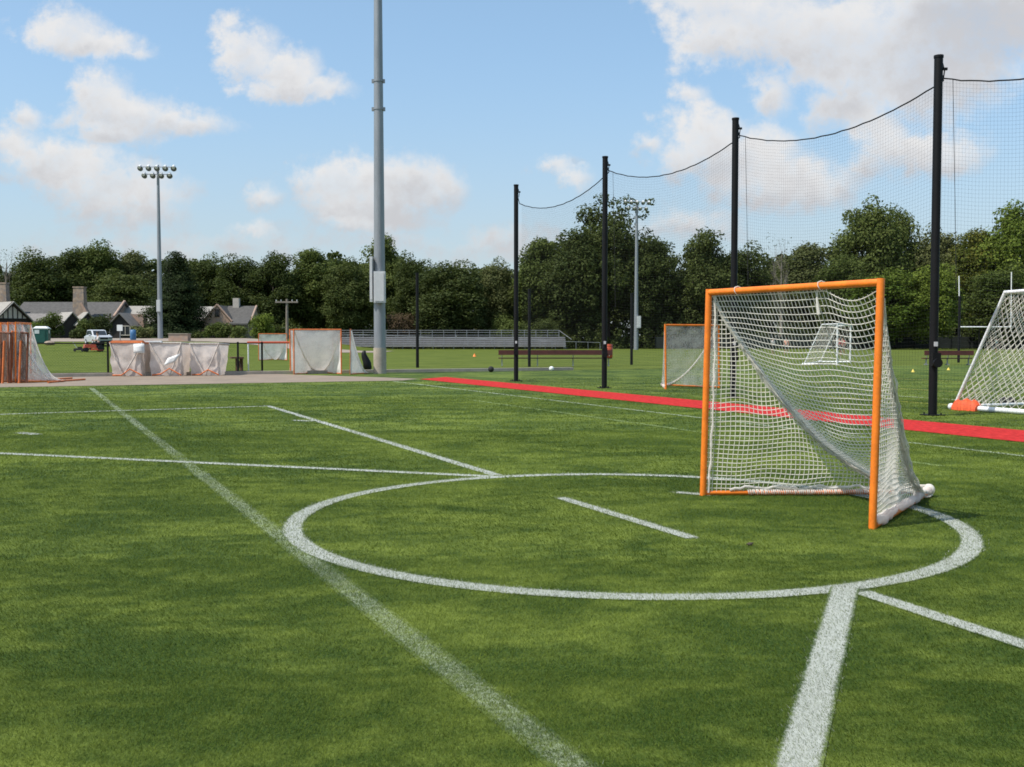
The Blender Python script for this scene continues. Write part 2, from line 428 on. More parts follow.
# ------------------------------------------------------------------ turf fibres (uncountable)
def fibres():
    zones = [(2.9, 4.6, 34000, .0024, .014), (4.6, 7.0, 16000, .0034, .015), (7.0, 11.0, 6500, .0054, .017), (11, 17, 2300, .009, .020), (17, 27, 520, .017, .023), (27, 46, 110, .030, .024)]
    P = []; W = []; Hh = []
    for y0, y1, den, w, h in zones:
        hw0, hw1 = .52 * y0 + .9, .52 * y1 + .9
        area = (hw0 + hw1) * (y1 - y0); n = int(area * den * 1.15)
        y = rng.uniform(y0, y1, n); x = rng.uniform(-hw1, hw1, n)
        k = np.abs(x) < .52 * y + .9
        P.append(np.stack([x[k], y[k]], 1)); W.append(np.full(k.sum(), w)); Hh.append(np.full(k.sum(), h))
    P = np.concatenate(P); W = np.concatenate(W) * rng.uniform(.6, 1.25, len(P)); Hh = np.concatenate(Hh) * rng.uniform(.55, 1.2, len(P))
    n = len(P)
    # keep off the red lane and the path
    v = P @ np.array([FV.x, FV.y]); u = P @ np.array([FU.x, FU.y])
    k = ~((v > 12.98) & (v < 14.72)) & (u > UE + .05) & (rng.uniform(0, 1, n) > np.clip((P[:, 1] - 27) / 19, 0, 1) * .8)
    P, W, Hh = P[k], W[k], Hh[k]; n = len(P)
    paint = np.zeros(n)
    th_ = np.hypot((P[:, 0] - ccx) / CRX, (P[:, 1] - ccy) / CRY); d = np.abs(th_ - 1) * .5 * (CRX + CRY)
    jit = rng.normal(0, .021, n)
    paint = np.maximum(paint, (d + jit < .07) * 1.0)
    for (ax, ay), (bx, by), hw, s in SEG:
        if s <= 0: continue
        ab = np.array([bx - ax, by - ay]); l2 = ab @ ab
        t = np.clip(((P - [ax, ay]) @ ab) / l2, 0, 1)
        d = np.hypot(P[:, 0] - ax - t * ab[0], P[:, 1] - ay - t * ab[1])
        paint = np.maximum(paint, (d + jit < hw * .88) * s)
    keep = rng.uniform(0, 1, n)
    patch = .5 + .5 * np.sin(P[:, 1] * 2.1 + 1.3 * np.sin(P[:, 0] * 3.1)) * np.cos(P[:, 1] * .7 + 1)
    paint = np.where(paint > .9, np.where(keep < .74, rng.uniform(.55, 1, n), rng.uniform(0, .3, n)), np.where(paint > .1, np.where(keep < .02 + .42 * patch, rng.uniform(.2, .6, n), .03), 0))
    a = rng.uniform(0, 2 * np.pi, n)
    lean_a = rng.normal(2.2, 1.1, n) + np.sin(P[:, 0] * 1.3 + 1.7 * np.sin(P[:, 1] * .9)) * .9
    lean = Hh * rng.uniform(.3, 1.3, n)
    V = np.zeros((n, 3, 3), dtype=np.float32)
    dx, dy = np.cos(a) * W / 2, np.sin(a) * W / 2
    V[:, 0] = np.stack([P[:, 0] - dx, P[:, 1] - dy, np.full(n, .003)], 1)
    V[:, 1] = np.stack([P[:, 0] + dx, P[:, 1] + dy, np.full(n, .003)], 1)
    V[:, 2] = np.stack([P[:, 0] + np.cos(lean_a) * lean, P[:, 1] + np.sin(lean_a) * lean, Hh], 1)
    me = bpy.data.meshes.new('turf_fibres')
    me.vertices.add(n * 3); me.vertices.foreach_set('co', V.reshape(-1))
    me.loops.add(n * 3); me.loops.foreach_set('vertex_index', np.arange(n * 3, dtype=np.int32))
    me.polygons.add(n); me.polygons.foreach_set('loop_start', np.arange(0, n * 3, 3, dtype=np.int32))
    me.update(calc_edges=True)
    at1 = me.attributes.new('paint', 'FLOAT', 'POINT'); at1.data.foreach_set('value', np.repeat(paint, 3).astype(np.float32))
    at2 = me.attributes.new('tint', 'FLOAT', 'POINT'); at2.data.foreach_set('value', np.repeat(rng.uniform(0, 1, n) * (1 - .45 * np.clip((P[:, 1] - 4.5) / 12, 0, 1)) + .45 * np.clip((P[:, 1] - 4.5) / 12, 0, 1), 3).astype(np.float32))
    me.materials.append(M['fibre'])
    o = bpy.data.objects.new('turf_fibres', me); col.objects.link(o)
    tag(o, 'short green artificial turf fibres covering the near field', 'turf', kind='stuff')
    print('fibres', n)
fibres()

# ------------------------------------------------------------------ lacrosse goals
GW, GH, GD, GL = 2.03, 1.955, 2.08, .055   # width, height, depth, backward lean
def apex():
    b, r = gp(702.5, 495.5), gp(873, 529); d = (r - b).normalized(); n = Vector((-d.y, d.x, 0)); q = gp(929, 491.5, .05) - (b + r) / 2
    return q.dot(d), q.dot(n)
AX, AY = apex(); print('apex', AX, AY)
def goal_pts():
    TL = Vector((-GW / 2, GL, GH)); TR = Vector((GW / 2, GL, GH)); BL = Vector((-GW / 2, 0, .03)); BR = Vector((GW / 2, 0, .03)); A = Vector((AX, AY, .05))
    return TL, TR, BL, BR, A
def seam(T, A, pw, t):
    """net ridge: drops steeply below the bar, then runs out flat to the apex"""
    p = T.lerp(A, t); p.z = A.z + (T.z - A.z) * (1 - t) ** pw
    return p

def wob(p, k=1.0):
    return Vector((mnoise.noise(p * 1.7 + Vector((3, 1, 7))), mnoise.noise(p * 1.7 + Vector((13, 5, 2))), mnoise.noise(p * 2.1 + Vector((5, 11, 3))))) * k

def frame_parts(root, mo='orange', sleeve=True):
    TL, TR, BL, BR, A = goal_pts()
    r = .031
    for B, T in ((BL, TL), (BR, TR)):
        MB().tube([Vector((B.x, B.y, 0)), T + Vector((0, 0, r))], r, 14).build('goal_post', mo, root, False)
    MB().tube([TL + Vector((-r * .2, 0, 0)), TR + Vector((r * .2, 0, 0))], r * .98, 14).build('crossbar', mo, root, False)
    for B in (BL, BR):
        MB().tube([B + Vector((0, .03, -.005)), A], .024, 10).build('base_bar', mo, root, False)

def strings_main(root):
    TL, TR, BL, BR, A = goal_pts()
    SL = lambda t: seam(TL, A, 1.9, t)
    SR = lambda t: seam(TR, A, 2.3, t)
    net = MB(); r = .0038; step = .043
    def strand(pts, rr=r): 
        if len(pts) > 1: net.tube(pts, rr, 4, cap=False, smooth=False)
    def samp(S, n=200): return [S(i / n) for i in range(n + 1)]
    # side panels: a regular grid between post, base bar and sagging seam
    for (T, B, S, k) in ((TL, BL, SL, 0), (TR, BR, SR, 1)):
        ss = samp(S)
        base = lambda a: B.lerp(A, a)
        def surf(a, h):                     # a along the base bar, h fraction of seam height
            top = S(a); b = base(a)
            p = b.lerp(top, h)
            side = Vector((-1 if k == 0 else 1, 0, 0))
            w = math.sin(math.pi * h) * math.sin(math.pi * min(1, a * 1.4))
            p = p + side * (-.07 * w) + wob(p * 1.1, .06) * (min(1, 6 * a) * min(1, 5 * h))
            p.z = max(p.z, .02); return p
        Lb = (A - B).length; na = int(Lb / step)
        for i in range(1, na):
            a = i / na; nz = max(2, int((S(a).z - .03) / .06))
            strand([surf(a, j / nz) for j in range(nz + 1)])
        nz = int(GH / step)
        for j in range(0, nz):
            z = .03 + (GH - .03) * j / nz; pts = []
            for i in range(0, 61):
                a = i / 60; top = S(a).z
                if z > top: break
                pts.append(surf(a, (z - .03) / max(.01, top - .03)))
            strand(pts)
    # back panel hung from the crossbar down to the apex
    def back(s, t):
        p = SL(t).lerp(SR(t), s)
        belly = math.sin(math.pi * s) * math.sin(math.pi * min(1, t * 1.15 + .02))
        p.z -= .14 * belly
        p.z -= (.02 + .10 * max(0, math.sin((s - .72) * 11)) * (s > .72)) * math.exp(-t * 14) 
        p = p + wob(p * 1.1, .035) * min(1, t * 8)
        p.z = max(p.z, .05); return p
    Ls = 3.0; nt_ = int(Ls / step)
    for j in range(0, nt_):
        t = (j + .3) / nt_; w = (1 - t); n = max(4, int(36 * w))
        strand([back(i / n, t) for i in range(n + 1)])
    nw = int(GW / step)
    for i in range(1, nw):
        w = i / nw                          # lateral position fixed; ends where it meets a seam
        pts = []
        for j in range(0, 56):
            t = j / 55; half = (1 - t)
            s = .5 + (w - .5) / max(half, 1e-3)
            if s < 0 or s > 1: break
            pts.append(back(s, t))
        strand(pts)
    net.build('net', 'cord', root, False)
    # bunched seams
    for S, r0, r1 in ((SL, .007, .016), (SR, .007, .014)):
        mb = MB(); pts = []; rs = []
        for i in range(41):
            t = .03 + .95 * i / 40; p = S(t) + wob(S(t) * 4, .02); pts.append(p); rs.append((r0 + (r1 - r0) * math.sin(math.pi * min(1, t * .9))) * random.uniform(.8, 1.2))
        mb.tube(pts, rs, 7)
        for q in range(22):                 # loose cords gathered along the seam
            o = Vector((random.uniform(-1, 1), random.uniform(-1, 1), random.uniform(-1, 1))) * .032
            mb.tube([S(.03 + .95 * i / 30) + o * math.sin(math.pi * i / 30) + wob(S(i / 30) * 5 + o * 40, .03) for i in range(31)], .0052, 4, smooth=False)
        mb.build('net_seam', 'cord', root, False)
    # lacing of the net to the frame
    for B, T, sd in ((BL, TL, 1), (BR, TR, -1)):
        lc = MB(); pts = []
        for i in range(60):
            h = i / 59; p = B.lerp(T, h); pts.append(p + Vector((sd * (.035 + .035 * math.sin(math.pi * h) * (1 if sd > 0 else .2)), .035, 0)) + wob(p * 5, .012))
        lc.tube(pts, [.011 * random.uniform(.7, 1.3) for _ in pts], 6); lc.build('lacing', 'cord', root, False)
    for i in (5.5, 19.5):
        p = TL.lerp(TR, i / 28); MB().tube([p + Vector((.012 * math.sin(a * 2), math.sin(a) * .042, math.cos(a) * .042)) for a in np.linspace(0, 2 * math.pi, 9)], .0045, 4).build('tie_cord', 'cord', root, False)
    MB().tube([TR.lerp(TL, .34) + Vector((0, .03, .0)), TR.lerp(TL, .34) + Vector((0, .03, -.12)), TR.lerp(TL, .33) + Vector((0, .03, -.24))], [.006, .01, .016], 6).build('tie_cord', 'cord', root, False)
    # white wrap round the base bars
    sv = MB()
    for i in range(84):
        p = BL.lerp(A, .2 + .78 * i / 84); q = BL.lerp(A, .2 + .78 * (i + random.uniform(.4, .75)) / 84)
        sv.tube([p + Vector((0, 0, .003)), q + Vector((0, 0, .006))], .0265 * random.uniform(.97, 1.1), 8)
    pts = []; rs = []
    for i in range(40):
        t = .03 + .97 * i / 39; p = BR.lerp(A, t) + wob(BR.lerp(A, t) * 6, .02); pts.append(p + Vector((0, 0, .012))); rs.append((.037 + .016 * mnoise.noise(p * 8)) * (1.25 if t < .25 else 1))
    sv.tube(pts, rs, 10)
    pts = [BL.lerp(A, t) + Vector((0, 0, .045 + .012 * math.sin(t * 40))) + wob(BL.lerp(A, t) * 7, .02) for t in np.linspace(.12, .98, 40)]
    sv.tube(pts, .014, 6)
    sv.ball(A + Vector((.0, .0, .02)), .055)
    sv.build('base_wrap', 'cord', root, False)

def cloth_net(root, mat='net_far', sagL=1.9, sagR=2.1):
    TL, TR, BL, BR, A = goal_pts()
    mb = MB()
    for T, B, sg in ((TL, BL, sagL), (TR, BR, sagR)):
        g = []
        for i in range(15):
            a = i / 14; top = seam(T, A, sg, a); b = B.lerp(A, a)
            g.append([b.lerp(top, j / 10) + wob(b.lerp(top, j / 10) * 1.5, .05) for j in range(11)])
        mb.sheet(g)
    g = []
    for j in range(16):
        t = j / 15; l, r_ = seam(TL, A, sagL, t), seam(TR, A, sagR, t)
        g.append([l.lerp(r_, i / 12) + Vector((0, 0, -.15 * math.sin(math.pi * i / 12) * math.sin(math.pi * t))) + wob(l.lerp(r_, i / 12) * 1.5, .05) for i in range(13)])
    mb.sheet(g)
    mb.build('net', mat, root, False)
    sm = MB()
    for T, sg in ((TL, sagL), (TR, sagR)):
        sm.tube([seam(T, A, sg, i / 24) for i in range(25)], .026, 6)
    sm.build('net_seam', 'cord', root, False)

def goal_place(o, bl, br):
    bl = Vector((bl.x, bl.y, 0)); br = Vector((br.x, br.y, 0)); d = (br - bl)
    o.location = (bl + br) / 2; o.rotation_euler.z = math.atan2(d.y, d.x)

g1 = thing('lacrosse_goal', (0, 0, 0), 'large orange lacrosse goal with white string net standing on the crease circle', 'lacrosse goal')
frame_parts(g1); strings_main(g1)
goal_place(g1, gp(702.5, 495.5), gp(873, 529))

def wrap2(root):
    TL, TR, BL, BR, A = goal_pts(); mb = MB()
    mb.tube([BL.lerp(A, t) + wob(BL.lerp(A, t) * 6, .02) + Vector((0, 0, .015)) for t in np.linspace(.1, 1, 20)], .05, 8); mb.build('base_wrap', 'cord', root, False)
g2 = thing('lacrosse_goal', (0, 0, 0), 'orange lacrosse goal behind the tall black net, partly hidden by the large goal', 'lacrosse goal')
frame_parts(g2); cloth_net(g2, 'net_thin', 1.9, 1.9); wrap2(g2)
b0 = gp(666, 389.3); goal_place(g2, b0, b0 + Vector((1.80, .92, 0)))

# upright goals on the path, copied from one weathered goal
g3 = thing('lacrosse_goal', (0, 0, 0), 'upright orange goal with dense white net, front one beside the light pole', 'lacrosse goal', 'spare goals on the path')
frame_parts(g3, 'orange_old'); cloth_net(g3, 'net_far')
b0 = gp(296, 374.5); goal_place(g3, gp(296.5, 374.5), gp(339, 374.2))
g4 = copy_tree(g3, label='upright orange goal tucked behind the front one, its post showing left of it')
goal_place(g4, at(290.5, 340, 45.7), at(333, 340, 46.8))
g5 = copy_tree(g3, label='narrow side-on orange goal with net trailing right towards the light pole')
goal_place(g5, gp(344, 374.4), gp(352, 374.8)); g5.rotation_euler.z = R(-83); g5.location = (gp(347.5, 374.6).x, gp(347.5, 374.6).y + .9, 0); g5.scale = (.9, .42, 1)
g6 = copy_tree(g3, label='pale netted goal standing on the grass beyond the low black fence')
p_ = at(273, 360, 76); p_.z = 0; goal_place(g6, p_ - Vector((1.0, .2, 0)), p_ + Vector((1.0, .2, 0)))
# nested row at the left edge
gn = thing('lacrosse_goal', (0, 0, 0), 'orange goal of the nested left row with its net trailing out along the path', 'lacrosse goal', 'nested goals at the left edge')
frame_parts(gn, 'orange'); cloth_net(gn, 'net_thin', 2.6, 2.6)
for k, (x, Y, a, sy, lb) in enumerate(((23, 36.6, -80, .78, None), (15, 36.9, -79, .80, 'second orange goal from the right in the nested left row'), (7.5, 37.2, -78, .8, 'third orange goal from the right in the nested left row'), (-1, 37.5, -78, .8, 'orange goal cut by the left frame edge in the nested row'))):
    c = gn if k == 0 else copy_tree(gn, label=lb)
    c.location = ((x - CX) / F * Y, Y, 0); c.rotation_euler.z = R(a); c.scale = (.9, sy, 1.07)
# two folded frames leaning in front of the nested row
for (xa, xb, Y, lb) in ((-6, 8, 35.5, 'rusty brown folded goal frame at the left edge of the picture'), (10, 25, 35.7, 'rusty brown folded goal frame in front of the nested orange goals')):
    a, b = at(xa, 340, Y), at(xb, 340, Y); a.z = b.z = 0; h = at(0, 330.5, Y).z
    t = thing('folded_goal_frame', (a + b) / 2, lb, 'goal frame', 'folded frames by the nested goals')
    for f in (0, .34, .62, 1):
        q = a.lerp(b, f) + Vector((0, .12 * math.sin(f * 9), 0)); MB().tube([q, q + Vector((.02, .15, h * (.86 + .14 * math.cos(f * 7)))) ], .04, 8).build('upright', 'orange_old' if f in (0, .62) else 'rust', t)
    MB().tube([a + Vector((0, .15, h * .97)), b + Vector((0, .15, h * .95))], .036, 8).build('top_bar', 'rust', t)
    nb_ = MB(); nb_.sheet([[a.lerp(b, i / 8) + Vector((0, .1 + .06 * math.sin(i * 2.1 + j), .04 + (h - .1) * j / 8)) for i in range(9)] for j in range(9)]); nb_.build('net', 'net_brown', t)

def bar(mb, pts, r=.024): return mb.tube(pts, r, 8)
def tipped(px0, px1, ytop, ybot, Y, lb, vx, seed):
    rr = random.Random(seed)
    a = at(px0, ybot, Y); b = at(px1, ybot, Y)
    W = b.x - a.x; Hh = at(px0, ytop, Y).z; c = (a + b) / 2
    t = thing('lacrosse_goal', (c.x, c.y, 0), lb, 'lacrosse goal', 'goals tipped on their backs beside the path')
    w = W / 2; D = 1.5
    tl, tr, bl_, br_ = Vector((-w, 0, Hh)), Vector((w, 0, Hh)), Vector((-w, D, Hh - .05)), Vector((w, D, Hh - .05))
    for p, q in ((tl, tr), (bl_, br_), (tl, bl_), (tr, br_)):
        MB().tube([p, q], .036, 10).build('frame_bar', 'orange_old' if seed == 1 else 'cord_old', t, False)
    ap = Vector((vx * w, -.12, .04))
    if seed == 1: MB().box((0, D / 2, Hh + .06), (w * 1.9, D * .9, .05)).build('mouth_bar', 'orange_old', t, False)
    for p in (tl, tr):
        MB().tube([p + Vector((0, -.03, 0)), p.lerp(ap, .5) + Vector((0, -.05, -.05)), ap], .03, 8).build('base_bar', 'cord_old', t, False)
    MB().tube([Vector((-w * .8, -.1, .05)), Vector((-w * .2, -.22, .05 + rr.uniform(0, .05))), Vector((w * .3, -.18, .18 + rr.uniform(0, .15))), Vector((w * .98, -.05, .04))], .028, 8).build('bottom_bar', 'orange_old', t, False)
    nb = MB()
    ring_t = [tl, tr, br_, bl_, tl]; ring_b = [Vector((-w * .9, -.03, .02)), Vector((w * .9, -.03, .02)), Vector((w * .85, D * .8, .02)), Vector((-w * .85, D * .8, .02))]; ring_b.append(ring_b[0])
    for s in range(4):
        g = []
        for i in range(13):
            T = ring_t[s].lerp(ring_t[s + 1], i / 12); B = ring_b[s].lerp(ring_b[s + 1], i / 12)
            g.append([T.lerp(B, j / 10) + wob(T.lerp(B, j / 10) * 2 + Vector((seed, 0, 0)), .10) * math.sin(math.pi * j / 10) for j in range(11)])
        nb.sheet(g)
    nb.build('net', 'net_tan', t, False)
    return t
t1 = tipped(110.5, 143, 342.5, 376.5, 42.5, 'tipped goal with orange frame on top, leftmost of the three by the fence', -.15, 1)
t2 = tipped(150, 182, 343, 376.5, 42.8, 'tipped goal in the middle of the three by the fence, white bar across its top', .3, 2)
t3 = tipped(190, 219.5, 343.5, 376.0, 43.2, 'tipped pale netted goal, rightmost of the three by the fence', .1, 3)
cl = MB(); cl.sheet([[Vector((t1.location.x + .35 + .22 * i, t1.location.y - .14 - .02 * math.sin(i * 2 + j), .95 + .13 * j + .015 * math.sin(i + 2 * j))) for i in range(3)] for j in range(4)])
o = cl.build('cloth_rag', 'white_plastic'); md = o.modifiers.new('thick', 'SOLIDIFY'); md.thickness = .012
tag(o, 'square white cloth hung on the net of the leftmost tipped goal', 'cloth')
cl = MB(); cl.sheet([[Vector((t2.location.x - .05 + .17 * i + .06 * j, t2.location.y - .15 - .02 * math.sin(i * 2 + j), .42 + .11 * j + .06 * i)) for i in range(4)] for j in range(4)])
o = cl.build('cloth_rag', 'white_plastic'); md = o.modifiers.new('thick', 'SOLIDIFY'); md.thickness = .012
tag(o, 'crumpled white cloth low on the net of the middle tipped goal', 'cloth')
pm = MB(); q0, q1 = at(142, 342, 42.6), at(160, 342.3, 42.6)
pm.box((q0 + q1) / 2 + Vector((0, .2, .03)), ((q1 - q0).length, .10, .06)); pm.box(q0 + Vector((.02, .2, .03)), (.06, .12, .08)); pm.box(q1 + Vector((-.02, .2, .03)), (.06, .12, .08))
tag(pm.build('white_bar', 'white_pipe'), 'short white bar lying across the tops of two tipped goals', 'bar')

# loose pipe ends lying in front of the nested row
for i, (a, b, lb) in enumerate((((38, 382), (72, 379), 'orange pipe lying on the path pointing right from the nested goals'), ((48, 383.5), (85, 380.3), 'longer rust orange pipe lying flat on the path nearest the turf'))):
    p, q = gp(*a), gp(*b); p.z = q.z = .04
    tag(MB().tube([p, p.lerp(q, .5) + Vector((0, 0, .01)), q], .03, 8).build('loose_pipe', 'orange_old'), lb, 'pipe')

# red topped rail with white post, and the wooden bench end
p = gp(248.5, 373); q = at(292, 342.5, p.y + .4); tz = at(248.5, 342.5, p.y).z
t = thing('rail_frame', (p.x, p.y, 0), 'red topped rail on a thin white post left of the upright goals', 'rail')
MB().tube([p, Vector((p.x, p.y, tz))], .032, 8).build('post', 'white_pipe', t)
MB().tube([Vector((p.x - .05, p.y, tz)), Vector((q.x, q.y, tz))], .05, 8).build('rail', 'red_paint', t)
MB().tube([Vector((q.x, q.y, 0)), Vector((q.x, q.y, tz))], .032, 8).build('post', 'white_pipe', t)
p = gp(238, 373)
t = thing('wooden_bench', (p.x, p.y, 0), 'small brown wooden bench by the fence left of the white post', 'bench')
MB().box((p.x - .05, p.y, .70), (.55, .9, .07), R(20)).build('seat', 'wood', t)
MB().box((p.x + .05, p.y - .3, .335), (.14, .1, .66)).build('leg', 'wood', t); MB().box((p.x + .08, p.y + .3, .335), (.14, .1, .66)).build('leg', 'wood', t)
MB().tube([Vector((p.x + .06, p.y - .3, .66)), Vector((p.x + .26, p.y - .32, .05))], .05, 6).build('brace', 'wood', t)
# black bag beside the pole
p = gp(366, 369.5); mb = MB()
for zz, rr_, off in ((.0, .26, 0), (.2, .34, -.02), (.5, .28, .0), (.78, .2, -.05), (.95, .13, -.09)): pass
g = [[Vector((p.x + off + math.cos(a) * rr_ * (1 + .12 * math.sin(3 * a + zz * 5)), p.y + math.sin(a) * rr_, zz)) for a in np.linspace(0, 2 * math.pi, 17)] for zz, rr_, off in ((0, .16, .1), (.12, .22, .06), (.35, .20, .04), (.6, .17, -.04), (.8, .12, -.10), (.92, .09, -.08), (.97, .03, -.06))]
tag(mb.sheet(g).build('duffel_bag', 'black'), 'slumped black bag standing on end left of the light pole base', 'bag')

# ------------------------------------------------------------------ soccer goals
def soccer(loc, rz, W, Hh, Db, Dt, label, net_r=.006, cell=.13):
    """local x along the side rail towards the mouth, local y along the back bar"""
    t = thing('soccer_goal', loc, label, 'soccer goal', None, rz)
    r = .055
    for y in (0, W):
        MB().tube([(0, y, .06), (Db, y, .06)], r, 12).build('side_rail', 'white_pipe', t, False)
        MB().tube([(.02, y, .08), (Db - Dt, y, Hh - .05)], r * .6, 10).build('back_stay', 'white_pipe', t, False)
        MB().tube([(Db - Dt, y, Hh - .03), (Db, y, Hh)], r * .7, 10).build('top_stay', 'white_pipe', t, False)
        MB().tube([(Db, y, 0), (Db, y, Hh + .05)], r, 12).build('goal_post', 'white_pipe', t, False)
    MB().tube([(Db, 0, Hh), (Db, W, Hh)], r, 12).build('crossbar', 'white_pipe', t, False)
    MB().tube([(.04, 0, .07), (.04, W, .07)], r * .65, 10).build('back_bar', 'white_pipe', t, False)
    MB().tube([(Db - Dt, 0, Hh - .03), (Db - Dt, W, Hh - .03)], r * .4, 8).build('top_bar', 'white_pipe', t, False)
    for y in (0, W): MB().ball((-.06, y, .06), .075).build('rail_cap', 'white_pipe', t, False)
    nb = MB()
    xb = lambda z: (Db - Dt) * (z - .06) / (Hh - .1)
    def diag(surf, w, h, ny):              # diamond netting: two families of slanted strands
        c = cell * 1.35; k = int((w + h) / c)
        for s in (0, 1):
            for i in range(-1, k + 1):
                pts = []
                for j in range(ny + 1):
                    b = h * j / ny; a = i * c - b if s == 0 else i * c - h + b
                    if 0 <= a <= w: pts.append(surf(a, b))
                    elif pts: break
                if len(pts) > 1: nb.tube(pts, net_r, 4, cap=False, smooth=False)
    def back(a, b): return Vector((xb(b) - .12 * math.sin(math.pi * b / Hh) * 0 + .10 * math.sin(math.pi * b / Hh), a, b + .06)) + wob(Vector((a, b, 0)) * .8, .05)
    diag(back, W, Hh - .12, 26)
    for y in (0, W):
        def side(a, b):
            x0 = xb(b); return Vector((x0 + (Db - x0) * a / Db, y + .05 * math.sin(math.pi * b / Hh), b + .06))
        diag(side, Db, Hh - .12, 26)
    nb.build('net', 'cord', t, False)
    return t
A = gp(953.5, 409.5); dir_u = FU
s1 = soccer((A.x, A.y, 0), math.atan2(FU.y, FU.x), 7.3, 2.5, 2.6, 1.36, 'white soccer goal with diamond net at the right edge, orange weight on its rail', .0065, .14)
# place the sand bag over the rail end
bx = MB(); m0 = Matrix.Rotation(math.atan2(FU.y, FU.x), 3, 'Z')
g = []
prof = [(-.14, .0), (-.13, .10), (-.07, .16), (0, .185), (.07, .16), (.13, .10), (.14, .0)]
for i in range(11):
    f = i / 10; k = .72 + .28 * math.sin(math.pi * f) ** .5
    g.append([Vector((A.x, A.y, .005)) + m0 @ Vector((.05 + .62 * f, p[0] * 1.25 * k, p[1] * 1.25 * (k + .12 * math.sin(i * 1.7)))) for p in prof])
bx.sheet(g); bx.add([g[0][i] for i in range(7)], [tuple(range(7))]); bx.add([g[-1][i] for i in range(7)], [tuple(range(7))[::-1]])
tag(bx.build('weight_bag', 'orange_bag'), 'orange weight bag draped over the rail end of the right soccer goal', 'weight bag')
for (x, y, lb) in ((1004, 404.3, 'dark ball on the turf inside the right soccer goal, left of its twin'), (1011, 404.8, 'dark ball on the turf inside the right soccer goal, right of its twin')):
    p = gp(x, y + 2); tag(MB().ball((p.x, p.y, .11), .11).build('ball', 'rubber'), lb, 'ball')
p = gp(804, 365)
s2 = soccer((p.x, p.y, 0), R(-24), 7.3, 2.45, 1.9, .9, 'distant white soccer goal seen through the net of the large orange goal', .003, .24)

# ------------------------------------------------------------------ tall netting fence
PH = 7.1
posts = [Vector((.15, 37.7, 0)), Vector((2.88, 32.1, 0)), gp(733, 398.2), gp(932.5, 415.5)]
d_ = (posts[3] - posts[0]); d_.normalize()
posts.append(posts[3] + d_ * 6.4); posts.append(posts[3] + d_ * 12.8)
tops = [at(516.5, 186, posts[0].y).z, at(604.5, 158, posts[1].y).z, at(734, 120, posts[2].y).z, at(938.5, 58, posts[3].y).z, PH, PH]
print('posts', [(round(p.x, 2), round(p.y, 2)) for p in posts], tops)
nf = thing('netting_fence', posts[1], 'tall black netting barrier on thick black posts along the red lane', 'netting fence')
for p, h in zip(posts, tops):
    po = MB().tube([p, p + Vector((0, 0, h))], .084, 14).build('post', 'black', nf)
    pc = MB().tube([p + Vector((0, 0, h + .002)), p + Vector((0, 0, h + .05))], .094, 14)
    pc.box(p + Vector((.12, -.03, h - .22)), (.08, .04, .05)); pc.tube([p + Vector((.08, 0, h - .1)), p + Vector((.12, 0, h - .25)), p + Vector((.1, 0, h - .4))], .012, 6)
    pc.build('post_cap', 'black', po)
    bp_ = MB(); bp_.box(p + Vector((0, 0, .012)), (.34, .34, .024), FA); [bp_.tube([p + Vector((a * .12, b * .12, .02)), p + Vector((a * .12, b * .12, .06))], .014, 6) for a in (-1, 1) for b in (-1, 1)]; bp_.build('base_plate', 'black', po)
    wb = MB(); wb.box(p + Vector((0, -.12, 1.12)), (.16, .1, .26)); wb.tube([p + Vector((0, -.17, 1.05)), p + Vector((0, -.24, 1.05))], .09, 10); wb.build('winch', 'black', po)
    MB().box(p + Vector((.0, -.105, 1.42)), (.07, .02, .09)).build('tag_plate', 'galv_light', po)
for k in range(5):
    p, q = posts[k], posts[k + 1]; Lp = (q - p).length
    za, zb = tops[k] - .38, tops[k + 1] - .42
    if k == 0: za -= .25
    def ztop(s): return za + (zb - za) * s - .85 * 4 * s * (1 - s) * (.35 + .65 * 1)* .62
    off = FV * .14
    rope = MB().tube([p.lerp(q, i / 30) + off + Vector((0, 0, ztop(i / 30) + .006 * math.sin(i * 2.3) * (i % 3))) for i in range(31)], .015, 6)
    rope.tube([p + Vector((0, 0, tops[k] - .12)), p.lerp(q, .0) + off + Vector((0, 0, ztop(0)))], .012, 5)
    rope.tube([q + Vector((0, 0, tops[k + 1] - .12)), q + off + Vector((0, 0, ztop(1)))], .012, 5)
    if k == 0: pass
    rope.build('top_rope', 'black', nf)
    nb = MB(); cell = .078; nv = int(Lp / cell); r_ = .0012 
    def P(s, z): return p.lerp(q, s) + off * (1 + .5 * math.sin(math.pi * s) * math.sin(math.pi * z / 7)) + Vector((0, 0, z))
    s0 = .03 if k == 0 else 0
    for i in range(nv + 1):
        s = s0 + (1 - s0) * i / nv; zt = ztop(s)
        nb.tube([P(s, .02 + (zt - .02) * j / 4) for j in range(5)], r_, 3, cap=False, smooth=False)
    nh = int(6.6 / cell)
    for j in range(nh):
        pts = [P(s, .02 + (ztop(s) - .02) * j / nh) for s in np.linspace(s0, 1, 9)]
        nb.tube(pts, r_, 3, cap=False, smooth=False)
    # doubled hem at the post
    if k > 0: nb.tube([P(.035, ztop(.035)), P(.05, 4.2), P(.06, 2.5)], .006, 5)
    nb.build('net', 'black_net', nf)

